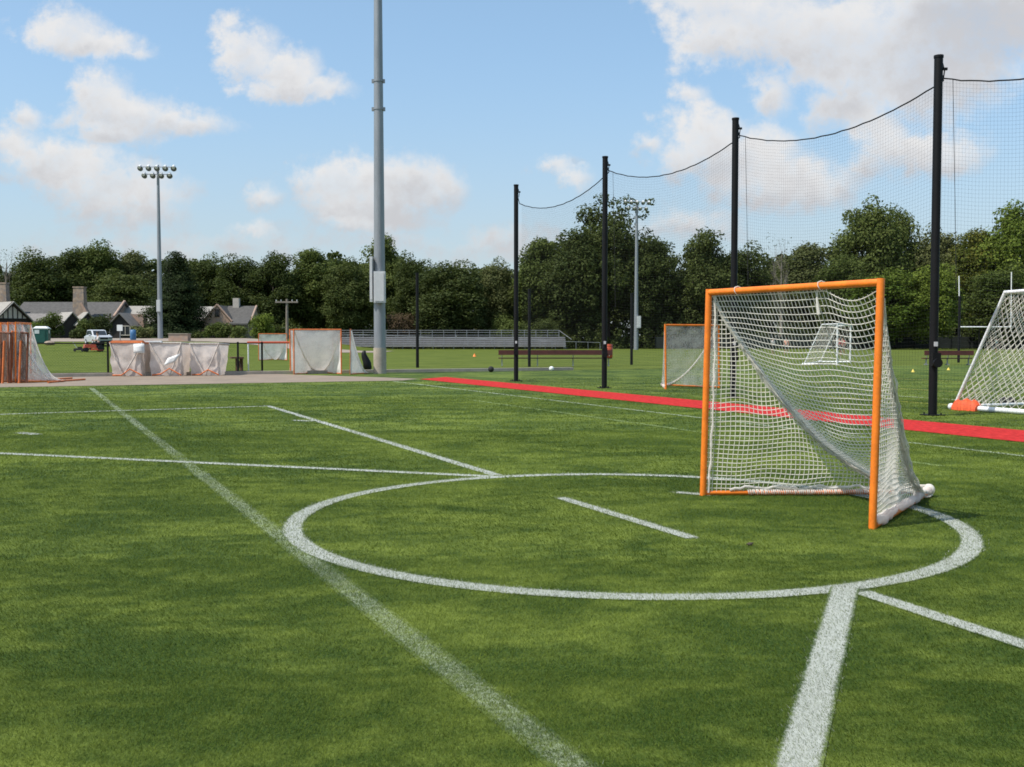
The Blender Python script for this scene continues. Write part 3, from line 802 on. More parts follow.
# thinner posts of the second barrier
for i, (x, yb, yt, lb) in enumerate(((417.5, 367.6, 274, 'thin black post standing alone in front of the bleachers left of the bench'), (529.3, 366.8, 290, 'thin black post rising behind the long maroon bench'),
        (631.5, 364.8, 294, 'thin black post beside the distant light pole'), (958.5, 362.5, 297, 'thin black post by the white football goalpost near the right edge'))):
    p = gp(x, yb); h = at(x, yt, p.y).z
    t = thing('black_post', p, lb, 'post', 'thin black posts beyond the kerb')
    MB().tube([p, p + Vector((0, 0, h))], .085, 10).build('shaft', 'black', t)
    MB().tube([p + Vector((0, 0, h + .002)), p + Vector((0, 0, h + .06))], .10, 10).build('cap', 'black', t)

# ------------------------------------------------------------------ light poles
def light_pole(base, h, r0, r1, label, boxes, facing=-.2, concrete=None, rows=((5, 0), (4, -.95)), sp_=1.05, head=1.0):
    t = thing('light_pole', base, label, 'light pole')
    pole = MB(); pole.tube([base + Vector((0, 0, h * i / 8)) for i in range(9)], [r0 + (r1 - r0) * i / 8 for i in range(9)], 18)
    po = pole.build('pole', 'galv', t)
    if concrete: MB().tube([base, base + Vector((0, 0, concrete))], r0 * 1.06, 18).build('footing', 'concrete', t)
    cb = MB()
    for z, a in boxes['bands']:
        cb.tube([base + Vector((0, 0, z)), base + Vector((0, 0, z + .07))], r0 + (r1 - r0) * z / h + .025, 18)
        rr = r0 + (r1 - r0) * z / h
        cb.box(base + Vector((rr + .04, -.02, z + .03)), (.1, .1, .16)); cb.box(base + Vector((-rr - .04, -.02, z + .03)), (.1, .1, .16))
    if boxes['bands']: cb.build('band', 'galv', t)
    for dx, dy, z0, z1, w, d in boxes['cab']:
        c = base + Vector((dx, dy, (z0 + z1) / 2)); b = MB().box(c, (w, d, z1 - z0)).build('control_box', 'galv_light', t)
        MB().box(c + Vector((0, -d / 2 - .012, 0)), (w * .8, .02, (z1 - z0) * .9)).build('door', 'galv_light', b)
    ca, sa = math.cos(facing), math.sin(facing)
    for n, dz in rows:
        L_ = (n - 1) * sp_; zc = base.z + h - .25 + dz
        arm = MB().tube([Vector((base.x - ca * L_ / 2, base.y - sa * L_ / 2, zc)), Vector((base.x + ca * L_ / 2, base.y + sa * L_ / 2, zc))], .06, 6).build('cross_arm', 'galv', t)
        for i in range(n):
            q = Vector((base.x + ca * (i * sp_ - L_ / 2), base.y + sa * (i * sp_ - L_ / 2), zc - .05))
            ax = Vector((sa * .75 + .25 * (i - n / 2) / n, -ca * .75, -.42)).normalized()
            f = MB().tube([q - ax * .12 * head, q + ax * .05 * head, q + ax * .26 * head, q + ax * .46 * head], [.12 * head, .2 * head, .30 * head, .38 * head], 12).build('floodlight', 'lamp', t)
            MB().tube([q + ax * .462 * head, q + ax * .475 * head], .35 * head, 12).build('lens', 'lens', f)
            vz = MB(); up = Vector((0, 0, 1))
            vz.tube([q + ax * .3 * head + up * .3 * head, q + ax * .78 * head + up * .24 * head], [.16 * head, .2 * head], 8).build('visor', 'lamp', f)
    return t
p = gp(380, 373.5)
light_pole(Vector((p.x, p.y, 0)), 26.5, .27, .13, 'thick grey light pole rising out of the picture beside the spare goals',
    dict(bands=[(at(378, 110, p.y).z, 0), (at(378, 82, p.y).z, 0)], cab=[(.06, -.4, at(0, 303, p.y).z, at(0, 272, p.y).z, .5, .28), (-.33, -.1, at(0, 302, p.y).z, at(0, 257, p.y).z, .12, .5)]), concrete=1.15)
Y = 136; p = on(160.7, Y)
light_pole(p, at(158, 165, Y).z - p.z, .35, .16, 'slim grey light pole with two rows of lamps in front of the dark spruce',
    dict(bands=[], cab=[(.0, -.42, at(0, 312, Y).z - p.z, at(0, 300, Y).z - p.z, .5, .4)]), .05, head=1.05)
Y = 158; p = on(636, Y)
light_pole(p, at(637, 200, Y).z, .36, .17, 'distant grey light pole with lamps in front of the tallest ragged tree',
    dict(bands=[], cab=[(.35, -.42, at(0, 328, Y).z, at(0, 316, Y).z, .6, .4)]), .15, rows=((5, 0), (4, -.9)), sp_=.9, head=.85)

# utility pole
Y = 150; p = on(287.5, Y); h = at(0, 299, Y).z - p.z
t = thing('utility_pole', p, 'pale wooden utility pole with one cross arm behind the upright goals', 'utility pole')
MB().tube([p, p + Vector((0, 0, h))], [.24, .17], 10).build('pole', 'bark_pale', t)
ar = MB().box(p + Vector((0, -.2, h - .45)), (3.3, .16, .22)).build('cross_arm', 'bark_pale', t)
for dx in (-1.5, -.8, .8, 1.5): MB().tube([p + Vector((dx, -.2, h - .34)), p + Vector((dx, -.2, h - .1))], .07, 6).build('insulator', 'galv_light', ar)

# ------------------------------------------------------------------ low black fence along the path
ft = thing('chain_link_fence', fp(UK - .6, -8), 'low black chain link fence between the path and the lawn', 'fence')
uf = UK - .7; v0, v1 = -40.0, 8.8
def v_at(px):                            # where image column px crosses the fence line
    k = (px - CX) / F; return uf * (k * FU.y - FU.x) / (FV.x - k * FV.y)
for px in (-95, -30, 35, 108, 174, 238, 292, 346, 390):
    q = fp(uf, min(v_at(px), v1)); MB().tube([q, q + Vector((0, 0, 1.42))], .045, 8).build('post', 'black', ft)
for z in (.12, 1.36): MB().tube([fp(uf, v0, z), fp(uf, v1, z)], .026 if z > 1 else .03, 6).build('rail', 'black', ft)
mb = MB()
for s in (-1, 1):
    for i in range(int((v1 - v0 + 1.3) / .12)):
        a = v0 - 1.25 + i * .12
        p0, p1 = (a, .12), (a + 1.24, 1.36)
        if s < 0: p0, p1 = (a + 1.24, .12), (a, 1.36)
        if min(p0[0], p1[0]) < v0 or max(p0[0], p1[0]) > v1: continue
        mb.tube([fp(uf, p0[0], p0[1]), fp(uf, p1[0], p1[1])], .0016, 3, cap=False, smooth=False)
mb.build('mesh', 'black', ft)

# ------------------------------------------------------------------ bleachers
Yb = 168; x0, x1 = on(290, Yb).x, on(566, Yb).x
bt = thing('bleachers', Vector(((x0 + x1) / 2, Yb, 0)), 'long low aluminium bleachers with a railing in front of the woods', 'bleachers')
for k in range(5):
    z = .62 + .34 * k; y = Yb + .65 * k
    MB().box(((x0 + x1) / 2, y, z), (x1 - x0, .30, .06)).build('bench_plank', 'alu', bt)
    MB().box(((x0 + x1) / 2, y + .45, z - .10), (x1 - x0, .30, .27)).build('foot_plank', 'alu', bt)
mb = MB()
for i in range(28):
    x = x0 + (x1 - x0) * (i + .02) / 27.04
    mb.box((x, Yb + .2, .27), (.07, .07, .54)); mb.box((x, Yb + 1.6, .55), (.07, .07, 1.1)); mb.tube([(x, Yb, .12), (x, Yb + 3.1, 1.7)], .03, 4)
mb.build('understructure', 'galv', bt)
rl = MB()
for z in (2.3, 2.75, 3.1): rl.tube([(x0, Yb + 3.3, z), (x1 - 1, Yb + 3.3, z)], .035, 5)
for i in range(24):
    x = x0 + (x1 - 1 - x0) * i / 23; rl.tube([(x, Yb + 3.3, 1.4), (x, Yb + 3.3, 3.1)], .045, 5)
for xx in (x0, x1 - 1): rl.tube([(xx, Yb + 3.3, 3.1), (xx + (1.9 if xx > x0 else -1.2), Yb + .2, 1.6)], .04, 5)
rl.build('railing', 'galv', bt)
# lower fence by the bleachers' right end
ft = thing('low_rail_fence', on(580, 160), 'grey chain link rail fence running right from the bleachers', 'fence')
a, b = on(300, 158), on(600, 158)
MB().tube([a + Vector((0, 0, 1.1)), b + Vector((0, 0, 1.1))], .03, 5).build('rail', 'galv', ft)
for i in range(26):
    q = a.lerp(b, i / 25); MB().tube([q, q + Vector((0, 0, 1.12))], .035, 6).build('post', 'galv', ft)
# dark wind screen fence at the back of the right field
a, b = on(655, 172), on(1080, 172)
wt = thing('windscreen_fence', (a + b) / 2, 'dark screened fence along the foot of the trees on the right', 'fence')
MB().box((a + b) / 2 + Vector((0, 0, 1.1)), ((b - a).length, .04, 1.9)).build('screen', 'screen', wt)
for i in range(24):
    q = a.lerp(b, i / 23) - Vector((0, .08, 0)); MB().tube([q, q + Vector((0, 0, 2.3))], .05, 6).build('post', 'black', wt)
MB().tube([a + Vector((0, -.05, 2.28)), b + Vector((0, -.05, 2.28))], .035, 5).build('rail', 'black', wt)

# ------------------------------------------------------------------ benches with backs
def bench(px0, px1, ytop, ybase, label):
    a, b = gp(px0, ybase), gp(px1, ybase); Y = (a.y + b.y) / 2
    Lb = b.x - a.x; c = (a + b) / 2; zt = at(px0, ytop, Y).z
    t = thing('team_bench', c, label, 'bench', 'long maroon benches beyond the net')
    MB().box(c + Vector((0, -.2, zt - .14)), (Lb, .05, .28)).build('backrest', 'maroon', t)
    MB().box(c + Vector((0, .12, zt - .47)), (Lb, .34, .06)).build('seat', 'maroon', t)
    n = max(3, int(Lb / 2.0) + 1)
    for i in range(n):
        x = c.x - Lb / 2 + .2 + (Lb - .4) * i / (n - 1)
        l = MB(); l.box((x, c.y + .05, (zt - .5) / 2), (.06, .06, zt - .5)); l.box((x, c.y + .05, .03), (.06, .5, .06)); l.tube([(x, c.y, zt - .55), (x, c.y - .165, zt - .03)], .025, 5)
        l.build('leg', 'galv', t)
    return c, zt
c, zt = bench(498.5, 612, 350, 366, 'long maroon bench on thin legs behind the first net posts')
bench(923, 972, 350.5, 365, 'shorter maroon bench behind the nearest net post at right')
p = Vector((at(609, 350, c.y).x, c.y - .15, zt))
jg = thing('water_jug', p + Vector((0, .15, -.44)), 'red drink cooler standing on the right end of the long bench', 'cooler')
q = p + Vector((0, .22, -.44))
MB().tube([q, q + Vector((0, 0, .05)), q + Vector((0, 0, .62)), q + Vector((0, 0, .66))], [.2, .22, .22, .19], 14).build('jug', 'red_paint', jg)
MB().tube([q + Vector((0, 0, .662)), q + Vector((0, 0, .78))], [.225, .2], 14).build('lid', 'red_paint', jg)
MB().tube([q + Vector((0, -.215, .12)), q + Vector((0, -.27, .12))], .03, 6).build('spout', 'white_plastic', jg)

# football goalpost
Y = 138; a, b = at(959.5, 327, Y), at(1011, 327, Y)
t = thing('football_goalpost', on(985, Y), 'white football goalpost upright frame in front of the bright trees', 'goalpost')
MB().tube([a, b], .085, 8).build('crossbar', 'white_pipe', t)
MB().tube([a, at(959, 276, Y)], .07, 8).build('upright', 'white_pipe', t); MB().tube([b, at(1011.5, 272, Y)], .07, 8).build('upright', 'white_pipe', t)
m_ = (a + b) / 2; MB().tube([m_, m_ + Vector((0, 1.2, -.15)), m_ + Vector((0, 1.8, -.8)), Vector((m_.x, Y + 1.8, 0))], .1, 8).build('support', 'black', t)

# small loose things
for x, y, r_, mt, lb in ((491, 371.6, .14, 'rubber', 'black ball lying against the kerb'), (551.5, 370.6, .12, 'white_plastic', 'white ball lying against the kerb under the long bench')):
    p = gp(x, y + .6); tag(MB().ball((p.x, p.y, r_), r_).build('ball', mt), lb, 'ball')
def cone(x, y, mt, lb, h=.13):
    p = gp(x, y); t = MB(); t.tube([p, p + Vector((0, 0, h * .12)), p + Vector((0, 0, h))], [h * .65, h * .55, h * .12], 10)
    tag(t.build('marker_cone', mt), lb, 'cone', 'training cones on the far grass')
cone(474.5, 356.5, 'orange', 'small orange cone on the grass in front of the bleachers', .26)
cone(913, 372, 'yellow', 'low yellow cone left of the nearest net post'); cone(948.5, 370, 'yellow', 'low yellow cone right of the nearest net post')
p = gp(750, 546); mb = MB(); mb.ball((p.x, p.y, .014), .02, 8, 6, (1, .6, .7)); mb.tube([p + Vector((-.026, 0, .014)), p + Vector((.026, .01, .022))], .005, 5)
tag(mb.build('twig_scrap', 'bark'), 'tiny dark scrap lying on the turf inside the crease circle', 'debris')

# ------------------------------------------------------------------ people
def person(loc, rz, label, shirt, pose='stand', scale=1.0):
    t = thing('person', loc, label, 'person', None, rz)
    if pose == 'stand':
        J = {'pel': (0, 0, .95), 'wa': (0, 0, 1.1), 'ch': (0, .0, 1.32), 'ne': (0, 0, 1.47), 'he': (0, -.02, 1.58), 'ht': (0, -.01, 1.70),
             'ls': (-.18, 0, 1.40), 'le': (-.25, .03, 1.13), 'lw': (-.24, -.10, .92), 'lh': (-.24, -.14, .84), 'rs': (.18, 0, 1.40), 're': (.26, .02, 1.14), 'rw': (.26, -.12, .95), 'rh': (.26, -.16, .87),
             'lhp': (-.1, 0, .90), 'lk': (-.12, -.06, .50), 'la': (-.13, .02, .09), 'lt': (-.13, -.15, .04), 'rhp': (.1, 0, .90), 'rk': (.13, -.02, .50), 'ra': (.15, .08, .09), 'rt': (.15, -.09, .04)}
    else:
        J = {'pel': (0, .05, .62), 'wa': (0, .06, .78), 'ch': (0, .02, 1.0), 'ne': (0, 0, 1.15), 'he': (0, -.04, 1.26), 'ht': (0, -.04, 1.38),
             'ls': (-.18, .02, 1.08), 'le': (-.25, -.06, .82), 'lw': (-.18, -.30, .80), 'lh': (-.17, -.38, .82), 'rs': (.18, .02, 1.08), 're': (.25, -.06, .82), 'rw': (.18, -.30, .80), 'rh': (.17, -.38, .82),
             'lhp': (-.1, .02, .58), 'lk': (-.16, -.42, .60), 'la': (-.16, -.50, .22), 'lt': (-.16, -.66, .17), 'rhp': (.1, .02, .58), 'rk': (.16, -.42, .60), 'ra': (.16, -.50, .22), 'rt': (.16, -.66, .17)}
    RR = {'pel': .13, 'wa': .12, 'ch': .14, 'ne': .055, 'he': .085, 'ht': .075, 'ls': .06, 'le': .042, 'lw': .03, 'lh': .035, 'rs': .06, 're': .042, 'rw': .03, 'rh': .035, 'lhp': .09, 'lk': .06, 'la': .042, 'lt': .04, 'rhp': .09, 'rk': .06, 'ra': .042, 'rt': .04}
    ED = [('pel', 'wa'), ('wa', 'ch'), ('ch', 'ne'), ('ne', 'he'), ('he', 'ht'), ('ch', 'ls'), ('ls', 'le'), ('le', 'lw'), ('lw', 'lh'), ('ch', 'rs'), ('rs', 're'), ('re', 'rw'), ('rw', 'rh'), ('pel', 'lhp'), ('lhp', 'lk'), ('lk', 'la'), ('la', 'lt'), ('pel', 'rhp'), ('rhp', 'rk'), ('rk', 'ra'), ('ra', 'rt')]
    def skin(name, edges, mat, grow=0.0):
        names = []
        for e in edges:
            for q in e:
                if q not in names: names.append(q)
        me = bpy.data.meshes.new(name); me.from_pydata([Vector(J[q]) * scale for q in names], [(names.index(a), names.index(b)) for a, b in edges], [])
        ob = bpy.data.objects.new(name, me); col.objects.link(ob)
        md = ob.modifiers.new('s', 'SKIN'); ob.modifiers.new('u', 'SUBSURF').levels = 1
        for i, q in enumerate(names):
            r_ = (RR[q] + grow) * scale; me.skin_vertices[0].data[i].radius = (r_, r_ * (.8 if q in ('pel', 'wa', 'ch') else 1)); me.skin_vertices[0].data[i].use_root = (i == 0)
        dg = bpy.context.evaluated_depsgraph_get(); m2 = bpy.data.meshes.new_from_object(ob.evaluated_get(dg))
        ob.modifiers.clear(); ob.data = m2; m2.materials.clear(); m2.materials.append(M[mat]); m2.polygons.foreach_set('use_smooth', [True] * len(m2.polygons))
        ob.parent = t; return ob
    skin('body', ED, 'skin')
    skin('shirt', [('pel', 'wa'), ('wa', 'ch'), ('ch', 'ls'), ('ls', 'le'), ('ch', 'rs'), ('rs', 're')], shirt, .018)
    skin('trousers', [('pel', 'lhp'), ('lhp', 'lk'), ('pel', 'rhp'), ('rhp', 'rk')] + ([('lk', 'la'), ('rk', 'ra')] if pose != 'stand' else []), 'trousers', .022)
    h = Vector(J['ht']) * scale
    MB().ball(h + Vector((0, .015, .0)), .098 * scale, 10, 8, (1, 1.1, .85)).build('hair', 'hair', t, False)
    return t
for x, Y, sh, lb, rz in ((773, 112, 'shirt_white', 'player in a white shirt seen through the large goal net', .4), (786, 108, 'shirt_peach', 'player in a pale peach shirt seen through the large goal net', -.5),
        (839, 100, 'shirt_red', 'player in a red shirt seen through the large goal net', .2), (996, 120, 'shirt_teal', 'player in a teal shirt behind the right soccer goal', 1.0)):
    p = on(x, Y); person(p, rz, lb, sh)
p = on(842.5, 101); person(p, -.7, 'second player in red, half hidden by the other red shirt', 'shirt_red')

# ------------------------------------------------------------------ left background: car, toilet, mower
Y = 110; p = on(98.5, Y)
def suv(loc, rz, label):
    t = thing('parked_car', loc, label, 'car', None, rz)
    side = [(-2.25, .38), (-2.3, .75), (-2.2, 1.02), (-1.9, 1.08), (-1.55, 1.12), (-.62, 1.14), (.6, 1.12), (1.6, 1.1), (2.2, 1.02), (2.3, .7), (2.25, .38)]
    mb = MB(); mb.prism([(-.90, y, z) for y, z in side], (1.8, 0, 0)); b = mb.build('body', 'silver', t, False)
    md = b.modifiers.new('bevel', 'BEVEL'); md.width = .09; md.segments = 2
    cab = [(-.85, 1.1), (-.25, 1.66), (.2, 1.72), (1.6, 1.70), (2.1, 1.08)]
    mb = MB(); mb.prism([(-.74, y, z) for y, z in cab], (1.48, 0, 0)); c = mb.build('cabin', 'silver', t, False); md = c.modifiers.new('bevel', 'BEVEL'); md.width = .07; md.segments = 2
    MB().add([(-.66, -.86, 1.16), (.66, -.86, 1.16), (.6, -.36, 1.62), (-.6, -.36, 1.62)], [(0, 1, 2, 3)]).build('windscreen', 'glass', t, False)
    for s in (-1, 1):
        MB().add([(s * .745, -.62, 1.17), (s * .745, 1.85, 1.17), (s * .745, 1.5, 1.62), (s * .745, -.16, 1.62)], [(0, 1, 2, 3) if s > 0 else (3, 2, 1, 0)]).build('side_window', 'glass', t, False)
        MB().box((s * .66, -2.26, .84), (.36, .12, .18)).build('headlight', 'lens', t, False)
        MB().ball((s * 1.0, -.6, 1.14), .13, 8, 6, (1, .6, .7)).build('mirror', 'silver', t, False)
        for y in (-1.42, 1.4):
            w = MB().tube([(s * .70, y, .36), (s * .93, y, .36)], .36, 18).build('wheel', 'rubber', t, False)
            MB().tube([(s * .932, y, .36), (s * .945, y, .36)], .22, 14).build('rim', 'galv_light', w, False)
    MB().box((0, -2.285, .80), (.85, .06, .22)).build('grille', 'rubber', t, False); MB().box((0, -2.28, .48), (1.7, .10, .18)).build('bumper', 'rubber', t, False)
    for s in (-1, 1): MB().tube([(s * .6, -.1, 1.75), (s * .6, 1.5, 1.75)], .025, 6).build('roof_rail', 'rubber', t, False)
suv(p, R(36), 'silver grey car parked at the road before the clubhouse')

Y = 118; p = on(42.5, Y); ht = at(0, 326, Y).z - p.z
t = thing('portable_toilet', p, 'dark green portable toilet with a white roof on the lawn edge', 'portable toilet', None, R(14))
w = 1.55; hb = ht - .35
MB().box((0, 0, hb / 2), (w, w, hb)).build('cabin', 'dkgreen_plastic', t, False)
MB().box((-.05, -w / 2 - .03, hb * .47), (w * .68, .05, hb * .86)).build('door', 'dkgreen_plastic', t, False)
MB().prism([(-w / 2 - .06, -w / 2 - .06, hb + .004), (w / 2 + .06, -w / 2 - .06, hb + .004), (w / 2 + .06, w / 2 + .06, hb + .004), (-w / 2 - .06, w / 2 + .06, hb + .004)], (0, 0, .1)).box((0, 0, hb + .21), (w, w, .2), 0, .7).build('roof', 'white_plastic', t, False)
MB().box((-.38, -w / 2 - .065, hb * .80), (.5, .02, .42)).build('notice', 'white_plastic', t, False); MB().box((w / 2 + .015, -.1, hb * .8), (.02, .5, .36)).build('vent', 'white_plastic', t, False)

Y = 97; p = on(94, Y)
t = thing('riding_mower', p, 'orange red riding mower on the lawn below the parked car', 'mower', None, R(-60))
MB().box((0, -.35, .52), (.9, 1.1, .34), 0, .86).build('hood', 'red_paint', t, False); MB().box((0, .25, .22), (1.5, 1.1, .18), 0, .94).build('mower_deck', 'red_paint', t, False)
MB().box((0, .42, .50), (.5, .45, .1)).box((0, .64, .72), (.5, .1, .42)).build('seat', 'rubber', t, False)
MB().tube([(0, -.05, .7), (0, .06, .86)], .02, 6).tube([(math.cos(a) * .17, .06 + math.sin(a) * .1, .87) for a in np.linspace(0, 6.28, 13)], .015, 5).build('steering_wheel', 'rubber', t, False)
for sx in (-1, 1):
    MB().tube([(sx * .5, .55, .30), (sx * .74, .55, .30)], .30, 14).build('wheel', 'rubber', t, False); MB().tube([(sx * .42, -.7, .2), (sx * .6, -.7, .2)], .2, 12).build('wheel', 'rubber', t, False)
pp = person(p + Matrix.Rotation(R(-60), 3, 'Z') @ Vector((0, .38, 0)), R(-60), 'person in a pale shirt and dark trousers seated on the orange mower', 'shirt_white', 'sit', 1.3)
p2 = on(80, 97); t = thing('push_mower', p2, 'small dark push mower on the lawn left of the riding mower', 'mower')
MB().box(p2 + Vector((0, 0, .22)), (.95, .5, .18)).box(p2 + Vector((0, 0, .38)), (.3, .3, .16)).build('mower_deck', 'rubber', t)
MB().tube([p2 + Vector((-.3, .1, .3)), p2 + Vector((-.75, .3, .9))], .025, 6).build('handle', 'galv', t)
for dx in (-.36, .36): MB().tube([p2 + Vector((dx, -.32, .12)), p2 + Vector((dx, -.26, .12))], .12, 10).build('wheel', 'rubber', t)
# pale rocks / sign / barrels by the road
p = on(50, 112); tag(MB().ball(p + Vector((0, 0, .2)), .5, 10, 6, (1.25, .7, .55)).build('rock', 'stone'), 'pale boulder at the foot of the green portable toilet', 'rock')
p = on(120.5, 126); t = thing('notice_board', p, 'square white sign on a post right of the parked car', 'sign')
MB().tube([p, p + Vector((0, 0, 1.9))], .05, 6).build('post', 'galv', t); MB().box(p + Vector((0, -.07, 1.55)), (.68, .05, .74)).build('panel', 'white_plastic', t)
p = on(133.5, 128); tag(MB().tube([p, p + Vector((0, 0, .1)), p + Vector((0, 0, .75)), p + Vector((0, 0, 1.25)), p + Vector((0, 0, 1.3))], [.3, .36, .36, .34, .15], 14).build('barrel', 'blue'), 'blue barrel standing beside the road near the spruce', 'barrel')
p = on(180, 124); t = thing('stone_planter', p, 'low pale brown box wall by the road beneath the spruce', 'planter')
MB().box(p + Vector((0, 0, .42)), (2.3, 1.2, .84)).build('wall', 'stone_pink', t); MB().box(p + Vector((0, 0, .88)), (2.44, 1.32, .08)).build('coping', 'concrete', t)

# ------------------------------------------------------------------ buildings
def gable_roof(mb, c, ax, L_, w, ze, zr, over=.35, th=.16):
    """roof slabs over a ridge along unit vector ax, centred on c (x, y)"""
    ax = Vector((ax[0], ax[1], 0)).normalized(); n = Vector((-ax.y, ax.x, 0)); c = Vector((c[0], c[1], 0))
    for s in (-1, 1):
        k = (zr - ze) / w
        e = c + n * s * (w + over); e.z = ze - k * over; r_ = Vector((c.x, c.y, zr)); 
        a = ax * (L_ / 2 + over)
        poly = [e - a, r_ - a, r_ - a + Vector((0, 0, th)), e - a + Vector((0, 0, th))]
        mb.prism(poly, a * 2)
    return mb
def gable_walls(mb, c, ax, L_, w, z0, ze, zr):
    ax = Vector((ax[0], ax[1], 0)).normalized(); n = Vector((-ax.y, ax.x, 0)); c = Vector((c[0], c[1], 0))
    a = ax * L_ / 2
    poly = [c - a - n * w, c - a + n * w, c - a + n * w, c - a, c - a - n * w]
    for p_, z in zip(poly, (z0, z0, ze, zr - .05, ze)): p_.z = z
    mb.prism(poly, a * 2); return mb
def window(parent, c, w, h, n, frame='stucco'):
    n = Vector(n).normalized(); tng = Vector((-n.y, n.x, 0)); rot = math.atan2(tng.y, tng.x); c = Vector(c)
    f = MB(); up = Vector((0, 0, 1))
    for dz, dx, sz in ((h / 2, 0, (w + .2, .10, .12)), (-h / 2, 0, (w + .2, .14, .12)), (0, -w / 2, (.12, .10, h)), (0, w / 2, (.12, .10, h)), (0, 0, (.08, .08, h))):
        f.box(c + n * .04 + tng * dx + up * dz, sz, rot)
    fo = f.build('window', frame, parent); MB().box(c + n * .02, (w - .1, .03, h - .1), rot).build('pane', 'glass', fo)

def clubhouse():
    Y = 152; zg = on(60, Y).z - .1
    def X(px, Y_=Y): return (px - CX) / F * Y_
    def Z(py, Y_=Y): return at(0, py, Y_).z
    t = thing('clubhouse', Vector((X(65), Y, zg)), 'long stone and timber clubhouse with slate roofs and tall chimneys', 'building')
    # main range, ridge along X
    c = ((X(14) + X(114)) / 2, Y + 4.2); Lm = X(114) - X(14); ze, zr = Z(317), Z(303, Y + 4)
    gable_walls(MB(), c, (1, 0), Lm, 4.0, zg, ze, zr).build('wall', 'stone', t)
    ro = gable_roof(MB(), c, (1, 0), Lm, 4.0, ze, zr).build('roof', 'slate', t)
    e = Vector((X(114), Y + 4.2, 0)); vb = MB()
    for s in (-1, 1): vb.tube([Vector((e.x + .1, c[1], zr + .25)), Vector((e.x + .1, c[1] + s * 4.3, ze + .05))], .22, 5)
    vb.build('verge', 'stone_pink', ro)
    for px in (34, 52, 98, 106): window(t, (X(px), Y + .2, zg + 1.6), 1.2, 1.3, (0, -1, 0))
    # left wing, gable towards the right
    ax = Vector((.72, -.69, 0)); c = Vector((X(14, 146), 146, 0)) - ax * 4.0; zr, ze = Z(302.5, 146), Z(320, 146)
    gable_walls(MB(), c, ax, 7.6, 2.4, zg, ze, zr).build('wall', 'timber', t)
    gable_roof(MB(), c, ax, 7.8, 2.4, ze, zr, .55).build('roof', 'slate_pale', t)
    n = Vector((-ax.y, ax.x, 0)); g0 = c + ax * 3.82; gb = MB()
    poly = [g0 - n * 2.1, g0 + n * 2.1, g0.copy()]
    for p_, z in zip(poly, (ze + .1, ze + .1, zr - .45)): p_.z = z
    gb.prism(poly, ax * .05); gab = gb.build('gable', 'stucco', t)
    tb = MB()
    for k in (-1.3, -.65, 0, .65, 1.3):
        q = g0 + n * k + ax * .08; top = ze + .1 + (zr - .45 - ze) * (1 - abs(k) / 2.1) ; tb.tube([Vector((q.x, q.y, ze + .1)), Vector((q.x, q.y, top))], .09, 4)
    for s in (-1, 1): tb.tube([Vector((*(g0 + ax * .3 + n * s * 2.7).xy, ze - .25)), Vector((*(g0 + ax * .3).xy, zr + .02))], .2, 4)
    tb.tube([Vector((*(g0 + ax * .08 - n * 2.2).xy, ze + .12)), Vector((*(g0 + ax * .08 + n * 2.2).xy, ze + .12))], .12, 4)
    tb.build('beam', 'timber', gab)
    # front gabled porches
    for px, Yp, apex, eave, w in ((72.5, 148.5, 313, 326, 1.7), (88, 149.5, 313, 324, 1.5)):
        c = Vector((X(px, Yp), Yp, 0)) - ax * 1.6; zr, ze = Z(apex, Yp), Z(eave, Yp)
        gable_walls(MB(), c, ax, 3.2, w, zg, ze, zr).build('porch_wall', 'timber', t)
        gable_roof(MB(), c, ax, 3.4, w, ze, zr, .3).build('porch_roof', 'slate_pale', t)
    # low lean-to between
    MB().prism([(X(26), Y - 1.6, Z(321)), (X(26), Y + .1, Z(313.5)), (X(26), Y + .1, Z(313.5) - .2), (X(26), Y - 1.6, Z(321) - .2)], (X(60) - X(26), 0, 0)).build('lean_to_roof', 'slate_mid', t)
    # chimneys
    for px, w, top, b, Yc in ((4, 10, 284, 310, 151.5), (81, 10, 288, 318, 151.0)):
        mb = MB(); zb, zt = Z(b, Yc), Z(top, Yc); ww = w * Yc / F
        mb.box((X(px, Yc), Yc, (zb + zt) / 2), (ww * 1.2, 1.3, zt - zb), 0, .82)
        mb.box((X(px, Yc), Yc, (zg + zb) / 2), (ww * 1.6, 1.5, zb - zg))
        ch = mb.build('chimney', 'stone', ro); MB().box((X(px, Yc), Yc, zt + .1), (ww * 1.1, 1.2, .18)).build('cap', 'stone', ch)
    MB().prism([(X(86), 150.2, Z(303)), (X(88), 150.2, Z(303)), (X(98), 150.2, Z(322)), (X(94), 150.2, Z(322))], (0, 1, 0)).build('buttress', 'stone_pink', t)
    # right pale roofed wing
    Yr = 154; c = ((X(116, Yr) + X(152, Yr)) / 2, Yr + 3.5); Lr = X(152, Yr) - X(116, Yr)
    gable_walls(MB(), c, (1, 0), Lr, 3.2, zg, Z(322, Yr), Z(307, Yr + 3.5)).build('wall', 'stone', t)
    gable_roof(MB(), c, (1, 0), Lr, 3.2, Z(322, Yr), Z(307, Yr + 3.5)).build('roof', 'slate_pale', t)
    MB().box((X(138), 152.5, (zg + Z(314)) / 2), (2.0, 1.6, Z(314) - zg)).build('chimney', 'stone_pink', t)
    c = Vector((X(126, 150), 150, 0)); gable_walls(MB(), c, (0, 1), 4, 1.5, zg, Z(325, 150), Z(314, 150)).build('porch_wall', 'timber', t); gable_roof(MB(), c, (0, 1), 4.2, 1.5, Z(325, 150), Z(314, 150), .3).build('porch_roof', 'slate_mid', t)
    window(t, (X(126, 148), 147.95, zg + 1.2), 1.4, 1.3, (0, -1, 0))
clubhouse()

